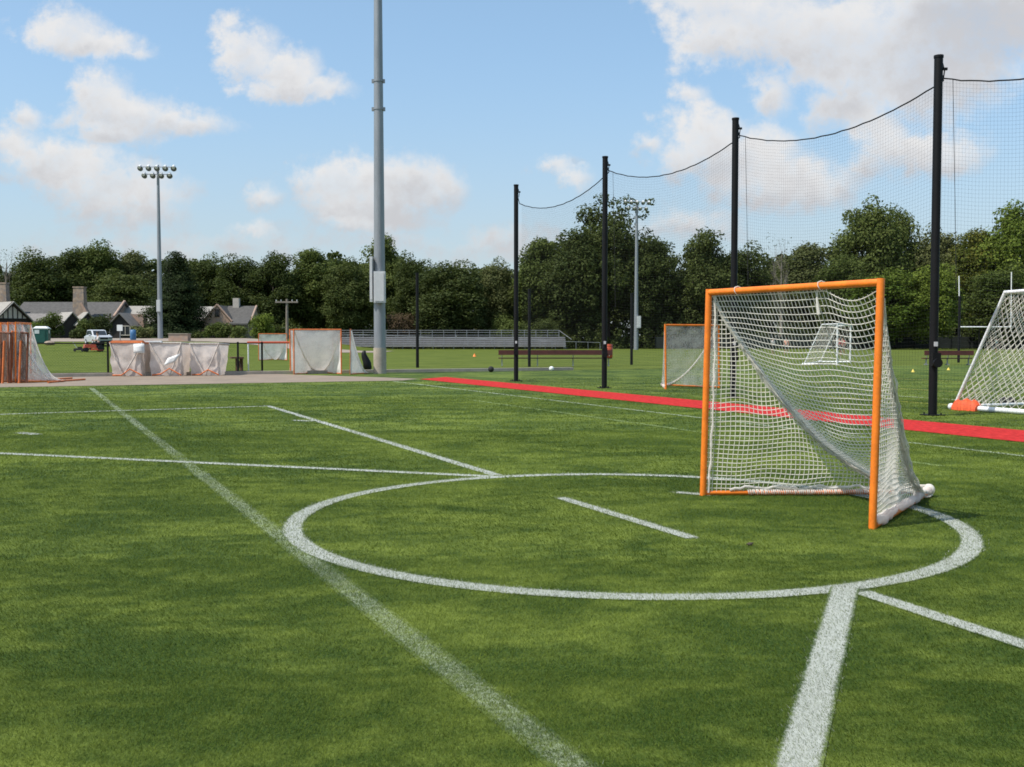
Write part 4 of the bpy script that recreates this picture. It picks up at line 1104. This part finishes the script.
def cottage():
    Y = 152; zg = on(222, Y).z - .2
    def X(px, Y_=Y): return (px - CX) / F * Y_
    def Z(py, Y_=Y): return at(0, py, Y_).z
    t = thing('stone_cottage', Vector((X(222), Y, zg)), 'pink stone cottage with a steep gable behind clipped hedges', 'building')
    gw = (X(231) - X(204)) / 2; cx = X(218)
    gable_walls(MB(), (cx, Y + 3.5), (0, 1), 7, gw, zg, Z(321), Z(305.5)).build('wall', 'stone_pink', t)
    r1 = gable_roof(MB(), (cx, Y + 3.7), (0, 1), 6.6, gw, Z(321), Z(306), .12).build('roof', 'slate', t)
    vg = MB()
    for s in (-1, 1): vg.tube([(cx, Y - .05, Z(304.5)), (cx + s * gw * 1.08, Y - .05, Z(321.5))], .17, 5)
    vg.build('verge', 'stone_pink', r1)
    window(t, (cx, Y - .02, Z(313)), .5, 1.0, (0, -1, 0), 'timber')
    # cross wing to the right
    Lc = X(249) - X(222); c = ((X(249) + X(222)) / 2, Y + 4.5)
    gable_walls(MB(), c, (1, 0), Lc, 3.2, zg, Z(322), Z(307, Y + 4.5)).build('wall', 'stone', t)
    r2 = gable_roof(MB(), c, (1, 0), Lc, 3.2, Z(322), Z(307, Y + 4.5), .2).build('roof', 'slate', t)
    vg = MB(); vg.tube([(X(249.5), Y + 4.5, Z(306, Y + 4.5)), (X(249.5), Y + 1.0, Z(321))], .18, 5); vg.build('verge', 'stone_pink', r2)
    MB().box((X(229), Y + 4.5, Z(303.5, Y + 4.5)), (.9, .8, 1.6)).build('chimney', 'stucco', r2)
    MB().prism([(X(231), Y - .6, Z(323.5)), (X(231), Y + 1.4, Z(317.5)), (X(231), Y + 1.4, Z(319)), (X(231), Y - .6, Z(325))], (X(249) - X(231), 0, 0)).build('porch_roof', 'slate', t)
    for px in (236, 240.5, 245): window(t, (X(px), Y + 1.26, Z(328)), .5, 1.1, (0, -1, 0))
    # pale roofed range on the left
    c = ((X(188) + X(211)) / 2, Y + 6.5)
    gable_walls(MB(), c, (1, 0), X(211) - X(188), 3.0, zg, Z(319), Z(307, Y + 6.5)).build('wall', 'stone', t)
    gable_roof(MB(), c, (1, 0), X(211) - X(188), 3.0, Z(319), Z(307.5, Y + 6.5)).build('roof', 'slate_pale', t)
cottage()

# ------------------------------------------------------------------ vegetation
def leaf_mesh(name, P, Nn, size, tint):
    n = len(P)
    up = rng.normal(size=(n, 3)); nn = Nn / (np.linalg.norm(Nn, axis=1, keepdims=True) + 1e-9)
    a = np.cross(nn, up); a /= np.linalg.norm(a, axis=1, keepdims=True) + 1e-9
    b = np.cross(nn, a)
    s = (size * rng.uniform(.6, 1.3, n))[:, None]
    V = np.stack([P - a * s * .5, P + b * s * .32 + nn * s * .08, P + a * s * .55, P - b * s * .32 + nn * s * .08], 1)
    me = bpy.data.meshes.new(name)
    me.vertices.add(n * 4); me.vertices.foreach_set('co', V.reshape(-1).astype(np.float32))
    me.loops.add(n * 4); me.loops.foreach_set('vertex_index', np.arange(n * 4, dtype=np.int32))
    me.polygons.add(n); me.polygons.foreach_set('loop_start', np.arange(0, n * 4, 4, dtype=np.int32))
    me.update(calc_edges=True)
    at_ = me.attributes.new('tint', 'FLOAT', 'POINT'); at_.data.foreach_set('value', np.repeat(np.clip(tint, 0, 1), 4).astype(np.float32))
    return me

def crown_cloud(centres, radii, per, squash=.8):
    """leaf positions on and in clumps; outline uneven, holes between"""
    P = []; Nn = []; T = []
    for c, r in zip(centres, radii):
        n = int(per * (r ** 2)); 
        d = rng.normal(size=(n, 3)); d /= np.linalg.norm(d, axis=1, keepdims=True)
        rad = r * (rng.uniform(.35, 1.0, n) ** .5) * (1 + .25 * np.sin(d[:, 0] * 5 + c[0] * 3) * np.cos(d[:, 1] * 4 + c[2]))
        p = c + d * rad[:, None] * np.array([1, 1, squash])
        P.append(p); nn = d * .8 + rng.normal(size=(n, 3)) * .55 + np.array([0, 0, .35]); Nn.append(nn)
        T.append(np.full(n, rng.uniform(.15, .75)) + rng.normal(0, .14, n))
    return np.concatenate(P), np.concatenate(Nn), np.concatenate(T)

def crown_round(seed, H, W, base=.14, n=70, leaf=.42, ragged=.2, per=34, lobes=None):
    """crown of a broad tree of height H and width W (origin at foot)"""
    global rng
    keep = rng; rng = np.random.default_rng(seed)
    C = []; Rr = []
    zc = H * (base + 1) / 2; hz = H * (1 - base) / 2
    while len(C) < n:
        d = rng.normal(size=3); d /= np.linalg.norm(d); k = rng.uniform(.35, 1) ** .6
        z = d[2] * k
        wid = (1 - .25 * max(0, z)) * (1 - .18 * max(0, -z))
        lump = 1 + ragged * math.sin(d[0] * 4 + seed) * math.cos(d[1] * 3 + seed * 2) + rng.normal(0, ragged * .35)
        r = rng.uniform(.10, .19) * W
        sx = (W / 2 - r * .7) * k * wid * lump
        C.append(np.array([d[0] * sx, d[1] * sx, zc + d[2] * (hz - r * .7) * k * (1 + (lump - 1) * .4)])); Rr.append(r)
    if lobes:
        for (x, z, r) in lobes: C.append(np.array([x * W, rng.uniform(-.1, .1) * W, z * H])); Rr.append(r * W)
    P, Nn, T = crown_cloud(C, Rr, per * (8.0 / W) ** 2 * 1.6 if W > 8 else per)
    top = P[:, 2].max(); P[:, 2] *= H / top
    me = leaf_mesh('crown', P, Nn, leaf, T); rng = keep
    return me

def crown_spruce(seed, H, W):
    global rng
    keep = rng; rng = np.random.default_rng(seed)
    P = []; Nn = []; T = []
    lv = 30
    for i in range(lv):
        f = (i + .5) / lv; z = H * (.05 + .93 * f); R_ = W / 2 * (max(0, 1 - f ** 2.2) ** .75) * (.72 + .28 * (1 - f)) * rng.uniform(.72, 1.2) + .3
        nb_ = int(9 + 9 * (1 - f))
        for b in range(nb_):
            a = rng.uniform(0, 6.283); L_ = R_ * rng.uniform(.7, 1.1); m = int(28 * L_ + 8)
            t = rng.uniform(.1, 1, m) ** .8
            sw = (1 - t * .5) * .45
            x = np.cos(a) * t * L_ + rng.normal(0, .5, m); y = np.sin(a) * t * L_ + rng.normal(0, .5, m)
            zz = z - .28 * t * L_ + .12 * (t ** 2) * L_ - rng.uniform(0, 1.5, m)
            P.append(np.stack([x, y, zz], 1)); Nn.append(np.stack([np.cos(a) + rng.normal(0, .6, m), np.sin(a) + rng.normal(0, .6, m), rng.uniform(0, .8, m)], 1)); T.append(np.full(m, rng.uniform(.1, .8)) + rng.normal(0, .15, m))
    P = np.concatenate(P); P[:, 2] = np.maximum(P[:, 2], .15)
    me = leaf_mesh('crown', P, np.concatenate(Nn), .36, np.concatenate(T)); rng = keep; return me

def trunk_mesh(seed, H, W, bare=False):
    rr = random.Random(seed); mb = MB()
    r0 = .028 * H
    pts = [Vector((0, 0, 0))]
    for i in range(1, 8): pts.append(Vector((rr.uniform(-.12, .12) * i * .12 * W * .25, rr.uniform(-.1, .1) * i * .3, H * .82 * i / 7)))
    mb.tube(pts, [r0 * (1 - .85 * i / 7) for i in range(8)], 8)
    def limb(p, d, L_, r, lev):
        q = [p]
        for i in range(4): 
            d = (d + Vector((rr.uniform(-.3, .3), rr.uniform(-.3, .3), rr.uniform(-.05, .3)))).normalized(); q.append(q[-1] + d * L_ / 4)
        mb.tube(q, [r * (1 - .8 * i / 4) for i in range(5)], 5 if lev else 6)
        if lev > 0:
            for k in range(4 if bare else 2):
                j = rr.randint(1, 4); limb(q[j], (d + Vector((rr.uniform(-1, 1), rr.uniform(-1, 1), rr.uniform(-.1, .8)))).normalized(), L_ * .55, r * .5, lev - 1)
    for k in range(14 if bare else 9):
        f = rr.uniform(.3, .95); i = min(6, int(f * 7)); p = pts[i].lerp(pts[i + 1], f * 7 - i); a = rr.uniform(0, 6.28)
        limb(p, Vector((math.cos(a), math.sin(a), .7)).normalized(), W * .42 * (1.1 - f * .6), r0 * .45 * (1.1 - f), 2 if bare else 1)
    me = bpy.data.meshes.new('trunk'); me.from_pydata([tuple(v) for v in mb.v], [], mb.f); me.polygons.foreach_set('use_smooth', [True] * len(mb.f)); return me

UNIT_H, UNIT_W = 20.0, 12.0
CROWN = {}
def crown_var(kind, mat):
    key = (kind, mat)
    if key not in CROWN:
        if kind.startswith('round'): me = crown_round(int(kind[-1]) * 13 + 3, UNIT_H, UNIT_W, .04, 150, .40, .18, 90)
        elif kind.startswith('tall'): me = crown_round(int(kind[-1]) * 17 + 5, UNIT_H, UNIT_W, .04, 140, .40, .30, 90, lobes=[(.05, .95, .12), (-.14, .86, .12), (.26, .80, .11)])
        elif kind == 'ragged': me = crown_round(91, UNIT_H, UNIT_W, .05, 105, .40, .32, 90, lobes=[(-.02, 1.0, .12), (.2, .96, .12), (-.2, .90, .11), (.42, .97, .06), (.33, .90, .08), (-.36, .76, .12), (.1, .88, .13)])
        elif kind == 'spruce': me = crown_spruce(5, UNIT_H, UNIT_W)
        elif kind == 'sparse': me = crown_round(77, UNIT_H, UNIT_W, .25, 22, .32, .4, 10)
        me.materials.append(M[mat]); CROWN[key] = me
    return CROWN[key]
BASE = {}
def tree(x, ytop, wpx, Y, kind, mat, label, rz=None, bark='bark'):
    p = on(x, Y); h = at(x, ytop, Y).z - p.z; w = wpx * 1.14 * Y / F
    t = thing('tree', p, label, 'tree', 'trees behind the fields')
    if rz is None: rz = random.uniform(0, 6.28)
    ckey = kind.rstrip('0123456789')
    tk = (kind, bark)
    if tk not in BASE:
        me = trunk_mesh(hash(kind) % 97 if False else sum(map(ord, kind)), UNIT_H, UNIT_W, kind == 'sparse'); me.materials.append(M[bark]); BASE[tk] = me
    sx = w / UNIT_W; sz = h / UNIT_H
    tr = bpy.data.objects.new('trunk', BASE[tk]); col.objects.link(tr); tr.parent = t; tr.scale = (sx, sx, sz); tr.rotation_euler.z = rz
    cr = bpy.data.objects.new('crown', crown_var(kind, mat)); col.objects.link(cr); cr.parent = t; cr.scale = (sx, sx, sz); cr.rotation_euler.z = rz
    return t

TREES = [
 (8, 246, 44, 186, 'sparse', 'f_dark', 'nearly leafless tree with a twiggy grey top at the left edge', 'bark_pale'),
 (14, 270, 60, 192, 'round3', 'f_deep', 'low dark tree under the leafless one behind the left chimney', 'bark'),
 (42, 247, 66, 184, 'round1', 'f_dark', 'dark rounded tree between the leafless tree and the paler crowns', 'bark'),
 (74, 246, 58, 190, 'tall1', 'f_dark', 'dark tree rising directly behind the right clubhouse chimney', 'bark'),
 (101, 239, 60, 192, 'round2', 'f_mid', 'tall lighter green crown highest above the clubhouse roof', 'bark'),
 (134, 249, 56, 196, 'round3', 'f_olive', 'pale olive crown just left of the slim light pole', 'bark'),
 (120, 268, 66, 180, 'tall2', 'f_dark', 'dark lower tree above the pale roofed clubhouse wing', 'bark'),
 (177, 248, 60, 150, 'spruce', 'f_spruce', 'near black spruce with drooping boughs between clubhouse and cottage', 'bark'),
 (205, 251, 58, 182, 'round1', 'f_dark', 'dark tree behind the right flank of the spruce', 'bark'),
 (241, 253, 58, 178, 'round2', 'f_dark', 'dark tree right behind the stone cottage chimney', 'bark'),
 (278, 250, 54, 176, 'tall1', 'f_dark', 'dark tree behind the utility pole', 'bark'),
 (313, 247, 68, 182, 'round3', 'f_mid', 'broad mid green dome above the upright orange goals', 'bark'),
 (350, 256, 56, 176, 'tall2', 'f_dark', 'dark tree just left of the thick light pole', 'bark'),
 (384, 232, 56, 196, 'tall1', 'f_mid', 'taller tree whose top stands behind the thick light pole', 'bark'),
 (414, 250, 50, 186, 'round1', 'f_dark', 'dark tree above the lone thin post left of the bleacher middle', 'bark'),
 (452, 258, 76, 178, 'round2', 'f_deep', 'broad very dark tree behind the middle of the bleachers', 'bark'),
 (496, 256, 50, 186, 'tall2', 'f_olive', 'narrow paler tree just left of the first net post', 'bark'),
 (540, 236, 62, 184, 'round3', 'f_mid', 'mid green tree between the first two net posts', 'bark'),
 (578, 226, 70, 180, 'tall1', 'f_dark', 'dark tree rising to the left shoulder of the tallest ragged tree', 'bark'),
 (606, 192, 90, 184, 'ragged', 'f_dark', 'tallest ragged tree with gaps in its top behind the second net post', 'bark'),
 (648, 226, 58, 182, 'tall2', 'f_dark', 'dark tree behind the distant light pole right of the ragged tree', 'bark'),
 (704, 226, 64, 180, 'tall1', 'f_dark', 'dark pointed tree above the left corner of the large goal', 'bark'),
 (742, 240, 58, 182, 'round1', 'f_dark', 'dark rounded tree behind the third net post', 'bark'),
 (672, 270, 60, 186, 'round2', 'f_dark', 'lower dark tree in the dip between distant light pole and goal', 'bark'),
 (781, 234, 44, 176, 'sparse', 'f_olive', 'thin pale half bare tree above the middle of the large goal', 'bark_pale'),
 (806, 241, 78, 188, 'round3', 'f_olive', 'soft olive tree behind the half bare one above the crossbar', 'bark'),
 (868, 193, 72, 188, 'tall2', 'f_mid', 'tallest tree on the right, standing behind the goal upper right corner', 'bark'),
 (898, 204, 52, 192, 'tall1', 'f_mid', 'second tall crown leaning on the right side of the tallest right tree', 'bark'),
 (840, 252, 56, 178, 'round2', 'f_mid', 'mid green tree below and left of the tallest right tree', 'bark'),
 (884, 268, 84, 166, 'round1', 'f_bright', 'bright green low tree just right of the goal upper corner', 'bark'),
 (932, 262, 60, 164, 'round2', 'f_bright', 'bright green low tree behind the nearest net post', 'bark'),
 (934, 222, 66, 192, 'tall2', 'f_olive', 'olive tree rising behind the top of the bright low trees', 'bark'),
 (975, 226, 62, 186, 'round3', 'f_gold', 'yellowing tree over the white football goalpost', 'bark'),
 (1012, 199, 76, 184, 'tall1', 'f_bright', 'tall yellow green tree at the right edge of the picture', 'bark'),
 (1000, 262, 70, 168, 'round1', 'f_mid', 'lower green tree behind the right soccer goal top', 'bark'),
]
for (x, yt, w, Y, k, mt, lb, bk) in TREES: tree(x, yt, w, Y, k, mt, lb, bark=bk)

def bush(x, ybase_Y, wpx, ytop, mat, label, name='bush', n=26):
    global rng
    Y = ybase_Y; p = on(x, Y); h = at(x, ytop, Y).z - p.z; w = wpx * Y / F
    keep = rng; rng = np.random.default_rng(int(x * 7 + Y))
    C = []; Rr = []
    for i in range(n):
        r = rng.uniform(.16, .3) * min(w, h * 1.4); C.append(np.array([rng.uniform(-1, 1) * (w / 2 - r * .8), rng.uniform(-1, 1) * w * .25, rng.uniform(.15, 1) * (h - r * .8)])); Rr.append(r)
    P, Nn, T = crown_cloud(C, Rr, 190); P[:, 2] = np.maximum(P[:, 2], .05)
    me = leaf_mesh('foliage', P, Nn, .26, T); me.materials.append(M[mat]); rng = keep
    t = thing(name, p, label, 'bush', 'bushes round the buildings')
    o = bpy.data.objects.new('foliage', me); col.objects.link(o); o.parent = t
    st = MB()
    for a in (-.25, 0, .25): st.tube([(a * w * .3, 0, 0), (a * w, 0, h * .5)], [.06, .02], 5)
    st.build('stem', 'bark', t, False)
bush(49, 140, 28, 311, 'f_mid', 'round dark green bush behind the portable toilet')
bush(38, 134, 16, 321, 'f_bright', 'small yellow green bush just above the portable toilet roof')
bush(86, 142, 24, 318, 'f_mid', 'green bush in front of the second clubhouse porch')
bush(104, 140, 24, 312, 'f_deep', 'dark ragged bush behind the parked car roof')
bush(78, 135, 14, 328, 'f_dark', 'low bush left of the parked car')
bush(142, 138, 22, 325, 'f_olive', 'olive bush beside the pale roofed wing left of the light pole')
bush(218, 142, 32, 322, 'f_mid', 'broad hedge-like bush under the cottage gable', 'bush', 40)
bush(240, 140, 18, 325, 'f_mid', 'rounded bush in front of the cottage windows')
bush(263, 146, 26, 313, 'f_bright', 'bright green rounded bush at the right end of the cottage')
bush(197, 138, 14, 330, 'f_dark', 'low dark bush between spruce and cottage hedge')
bush(405, 176, 36, 311, 'f_brown', 'brownish dry bush behind the bleachers beside the thick light pole')
bush(345, 177, 22, 318, 'f_mid', 'green bush behind the bleacher railing left of the thick light pole')
bush(513, 175, 44, 312, 'f_mid', 'light green shrub behind the right part of the bleachers')
bush(553, 175, 40, 318, 'f_dark', 'dark shrub behind the right end of the bleachers')

def wood():
    """the far wood behind the single trees and the undergrowth at its edge: one mass nobody could count"""
    global rng
    keep = rng; rng = np.random.default_rng(11)
    C = []; Rr = []
    for x in np.arange(-40, 1100, 7.0):
        Y = rng.uniform(198, 214); p = on(x, Y)
        top = 268 + 8 * math.sin(x * .031) + rng.uniform(-5, 5)
        if 540 < x < 670: top -= 16
        if x > 830: top -= 16
        zt = at(x, top, Y).z
        for z in np.arange(p.z + 1, zt, 2.6): C.append(np.array([p.x + rng.uniform(-1, 1), Y + rng.uniform(-3, 3), z])); Rr.append(rng.uniform(1.5, 2.4))
    P, Nn, T = crown_cloud(C, Rr, 34)
    me = leaf_mesh('wood', P, Nn, .95, T); me.materials.append(M['f_dark']); o = bpy.data.objects.new('far_wood', me); col.objects.link(o)
    tag(o, 'dense dark wood closing the view behind the nearer trees', 'wood', kind='stuff')
    C = []; Rr = []
    for x in np.arange(255, 1090, 3.2):
        Y = 177 + rng.uniform(-2, 4) if x > 300 else 172; p = on(x, Y); h = rng.uniform(1.5, 4.5)
        for z in np.arange(.5, h, 1.1): C.append(np.array([p.x + rng.uniform(-.6, .6), Y + rng.uniform(-1, 1), z + p.z])); Rr.append(rng.uniform(.7, 1.2))
    P, Nn, T = crown_cloud(C, Rr, 70); P[:, 2] = np.maximum(P[:, 2], .05)
    me = leaf_mesh('undergrowth', P, Nn, .38, T); me.materials.append(M['f_dark']); o = bpy.data.objects.new('undergrowth', me); col.objects.link(o)
    tag(o, 'tangled undergrowth along the foot of the trees', 'undergrowth', kind='stuff'); rng = keep
wood()

# ------------------------------------------------------------------ sky, sun, camera
SUN_EL = R(57.5); SUN_DIR = Vector((-1.08, -.57, 0)).normalized()
sd = SUN_DIR * math.cos(SUN_EL); sd.z = math.sin(SUN_EL)
sl = bpy.data.lights.new('sun', 'SUN'); sl.energy = 3.7; sl.angle = R(.53); sl.color = (1, .955, .89)
so = bpy.data.objects.new('sun', sl); col.objects.link(so); so.rotation_euler = sd.to_track_quat('Z', 'Y').to_euler(); so.location = (-20, -10, 40)

CLOUDS = [  # photograph x, y, half width, half height, weight
 (62, 32, 46, 24, 1.0), (95, 44, 50, 14, .7), (130, 48, 26, 8, .5),
 (245, 48, 34, 28, 1.1), (285, 66, 34, 24, 1.1), (305, 82, 46, 16, 1.1), (262, 84, 30, 14, .9),
 (100, 92, 32, 26, 1.0), (120, 118, 60, 28, 1.0), (175, 120, 56, 16, .8), (110, 138, 46, 14, .8), (24, 120, 20, 16, .7),
 (5, 150, 40, 22, .8), (65, 172, 72, 28, .95), (115, 196, 80, 30, .95), (140, 218, 50, 22, .7), (30, 165, 30, 16, .7),
 (335, 186, 46, 28, 1.05), (375, 178, 52, 30, 1.05), (415, 190, 46, 26, 1.05), (440, 192, 28, 18, .9), (370, 212, 66, 20, .9), (365, 229, 40, 10, .6),
 (262, 207, 24, 16, .6), (247, 236, 34, 11, .6),
 (720, 2, 70, 22, 1.0), (770, 22, 90, 44, 1.2), (840, 44, 100, 56, 1.25), (905, 70, 90, 50, 1.2), (960, 62, 60, 40, 1.0), (930, 10, 120, 50, 1.2), (990, 18, 90, 42, 1.2), (730, 40, 26, 18, .7), (850, 105, 60, 28, .8),
 (708, 138, 44, 36, 1.1), (745, 160, 60, 36, 1.1), (800, 178, 64, 28, 1.0), (690, 160, 34, 22, .8), (770, 192, 60, 20, .8),
 (770, 98, 22, 22, .7), (692, 92, 18, 14, .6), (880, 142, 34, 34, .9), (935, 152, 60, 22, .95), (868, 160, 28, 20, .7),
 (550, 166, 26, 12, .6), (574, 180, 20, 14, .7), (655, 142, 18, 12, .4),
 (480, 246, 120, 18, .5), (180, 250, 160, 16, .4), (700, 225, 60, 14, .45), (640, 225, 50, 16, .4),
]
def world():
    w = bpy.data.worlds.new('World'); sc.world = w; w.use_nodes = True; nt = w.node_tree; nt.nodes.clear()
    out = N(nt, 'ShaderNodeOutputWorld')
    sky = N(nt, 'ShaderNodeTexSky'); sky.sky_type = 'NISHITA'; sky.sun_disc = False; sky.sun_elevation = SUN_EL
    sky.sun_rotation = math.atan2(SUN_DIR.x, SUN_DIR.y); sky.altitude = 0; sky.air_density = 1.0; sky.dust_density = 1.2; sky.ozone_density = 1.0
    tc = N(nt, 'ShaderNodeTexCoord'); sx = N(nt, 'ShaderNodeSeparateXYZ'); L(nt, tc.outputs['Generated'], sx.inputs[0])
    ay = mathn(nt, 'MAXIMUM', mathn(nt, 'ABSOLUTE', sx.outputs[1]), .05)
    u = mathn(nt, 'DIVIDE', sx.outputs[0], ay); v = mathn(nt, 'DIVIDE', sx.outputs[2], ay)
    cv = N(nt, 'ShaderNodeCombineXYZ'); L(nt, u, cv.inputs[0]); L(nt, v, cv.inputs[1]); uv = cv.outputs[0]
    # ragged edges
    def vnoise(scale, detail, rough, amt, off):
        n = N(nt, 'ShaderNodeTexNoise'); n.inputs['Scale'].default_value = scale; n.inputs['Detail'].default_value = detail; n.inputs['Roughness'].default_value = rough
        va = N(nt, 'ShaderNodeVectorMath'); va.operation = 'ADD'; va.inputs[1].default_value = off; L(nt, uv, va.inputs[0]); L(nt, va.outputs[0], n.inputs['Vector'])
        s = N(nt, 'ShaderNodeVectorMath'); s.operation = 'SUBTRACT'; s.inputs[1].default_value = (.5, .5, .5); L(nt, n.outputs['Color'], s.inputs[0])
        m = N(nt, 'ShaderNodeVectorMath'); m.operation = 'SCALE'; m.inputs['Scale'].default_value = amt; L(nt, s.outputs[0], m.inputs[0]); return m.outputs[0], n.outputs['Fac']
    w1, f1 = vnoise(9, 5, .6, .055, (3.1, 1.7, 0)); w2, f2 = vnoise(30, 7, .66, .030, (7.3, 2.2, 0))
    a1 = N(nt, 'ShaderNodeVectorMath'); a1.operation = 'ADD'; L(nt, uv, a1.inputs[0]); L(nt, w1, a1.inputs[1])
    a2 = N(nt, 'ShaderNodeVectorMath'); a2.operation = 'ADD'; L(nt, a1.outputs[0], a2.inputs[0]); L(nt, w2, a2.inputs[1]); q = a2.outputs[0]
    acc = None; hs = None; ws = None
    for (x, y, a, b, wt) in CLOUDS:
        dx, dy, dz = ray(x, y); cu, cv_ = dx / dy, dz / dy
        s = N(nt, 'ShaderNodeVectorMath'); s.operation = 'SUBTRACT'; s.inputs[1].default_value = (cu, cv_, 0); L(nt, q, s.inputs[0])
        m = N(nt, 'ShaderNodeVectorMath'); m.operation = 'MULTIPLY'; m.inputs[1].default_value = (F / (a * 1.25), F / (b * 1.25), 0); L(nt, s.outputs[0], m.inputs[0])
        ln = N(nt, 'ShaderNodeVectorMath'); ln.operation = 'LENGTH'; L(nt, m.outputs[0], ln.inputs[0])
        val = mathn(nt, 'MULTIPLY_ADD', ln.outputs['Value'], -wt, wt)
        sv = N(nt, 'ShaderNodeSeparateXYZ'); L(nt, m.outputs[0], sv.inputs[0])
        wv = mathn(nt, 'MAXIMUM', val, .001); hv = mathn(nt, 'MULTIPLY', wv, sv.outputs[1])
        hs = hv if hs is None else mathn(nt, 'ADD', hs, hv); ws = wv if ws is None else mathn(nt, 'ADD', ws, wv)
        acc = val if acc is None else mathn(nt, 'SMOOTH_MAX', acc, val, .12)
    dens = mathn(nt, 'ADD', acc, mathn(nt, 'MULTIPLY', mathn(nt, 'SUBTRACT', f1, .5), 1.15))
    dens = mathn(nt, 'ADD', dens, mathn(nt, 'MULTIPLY', mathn(nt, 'SUBTRACT', f2, .5), 1.25))
    alpha = mathn(nt, 'MULTIPLY', ramp(nt, dens, -.05, .62), mathn(nt, 'MULTIPLY_ADD', ramp(nt, f2, .3, .62), .25, .70))
    # thick parts of a cloud are greyer below: compare with the density a little higher up
    _, f3 = vnoise(6, 4, .6, .1, (1.3, 9.2, 0))
    hgt = mathn(nt, 'DIVIDE', hs, ws)
    gg = mathn(nt, 'ADD', mathn(nt, 'MULTIPLY', hgt, -.8), mathn(nt, 'ADD', mathn(nt, 'MULTIPLY', mathn(nt, 'SUBTRACT', f3, .5), 1.5), mathn(nt, 'MULTIPLY', dens, .28)))
    gg = mathn(nt, 'ADD', gg, mathn(nt, 'MULTIPLY', mathn(nt, 'SUBTRACT', f2, .5), 1.1))
    shade = N(nt, 'ShaderNodeVectorMath'); shade.operation = 'DISTANCE'; L(nt, uv, shade.inputs[0]); shade.inputs[1].default_value = (ray(985, 12)[0] / ray(985, 12)[1], ray(985, 12)[2] / ray(985, 12)[1], 0)
    gg = mathn(nt, 'ADD', gg, mathn(nt, 'MULTIPLY', ramp(nt, shade.outputs['Value'], .13, .0), .75))
    g = ramp(nt, gg, -.15, .85)
    ccol = mixc(nt, g, CLOUD_HI, CLOUD_LO)
    hz = ramp(nt, v, .30, -.02)                     # whiter air low over the trees
    skyc = mixc(nt, mathn(nt, 'MULTIPLY_ADD', hz, .42, .40), sky.outputs[0], mixc(nt, hz, HAZE_C, HAZE_L))
    c = mixc(nt, alpha, skyc, ccol)
    bg = N(nt, 'ShaderNodeBackground'); bg.inputs['Strength'].default_value = SKY_S; L(nt, c, bg.inputs[0]); L(nt, bg.outputs[0], out.inputs[0])
SKY_S = .15
CLOUD_HI = (3.98, 3.93, 3.90); CLOUD_LO = (2.85, 2.85, 2.95); HAZE_C = (1.2, 2.25, 3.15); HAZE_L = (2.4, 2.75, 3.0)
world()

cam = bpy.data.cameras.new('camera'); co = bpy.data.objects.new('camera', cam); col.objects.link(co); sc.camera = co
cam.sensor_width = 36; cam.lens = F / 1024 * 36; cam.clip_start = .05; cam.clip_end = 5000
co.location = (0, 0, HC); co.rotation_euler = (math.pi / 2 - PITCH, 0, 0)
sc.view_settings.view_transform = 'Standard'; sc.view_settings.look = 'None'; sc.view_settings.exposure = .5; sc.view_settings.gamma = 1
sc.cycles.transparent_max_bounces = 24; sc.cycles.max_bounces = 6; sc.cycles.filter_width = 1.7
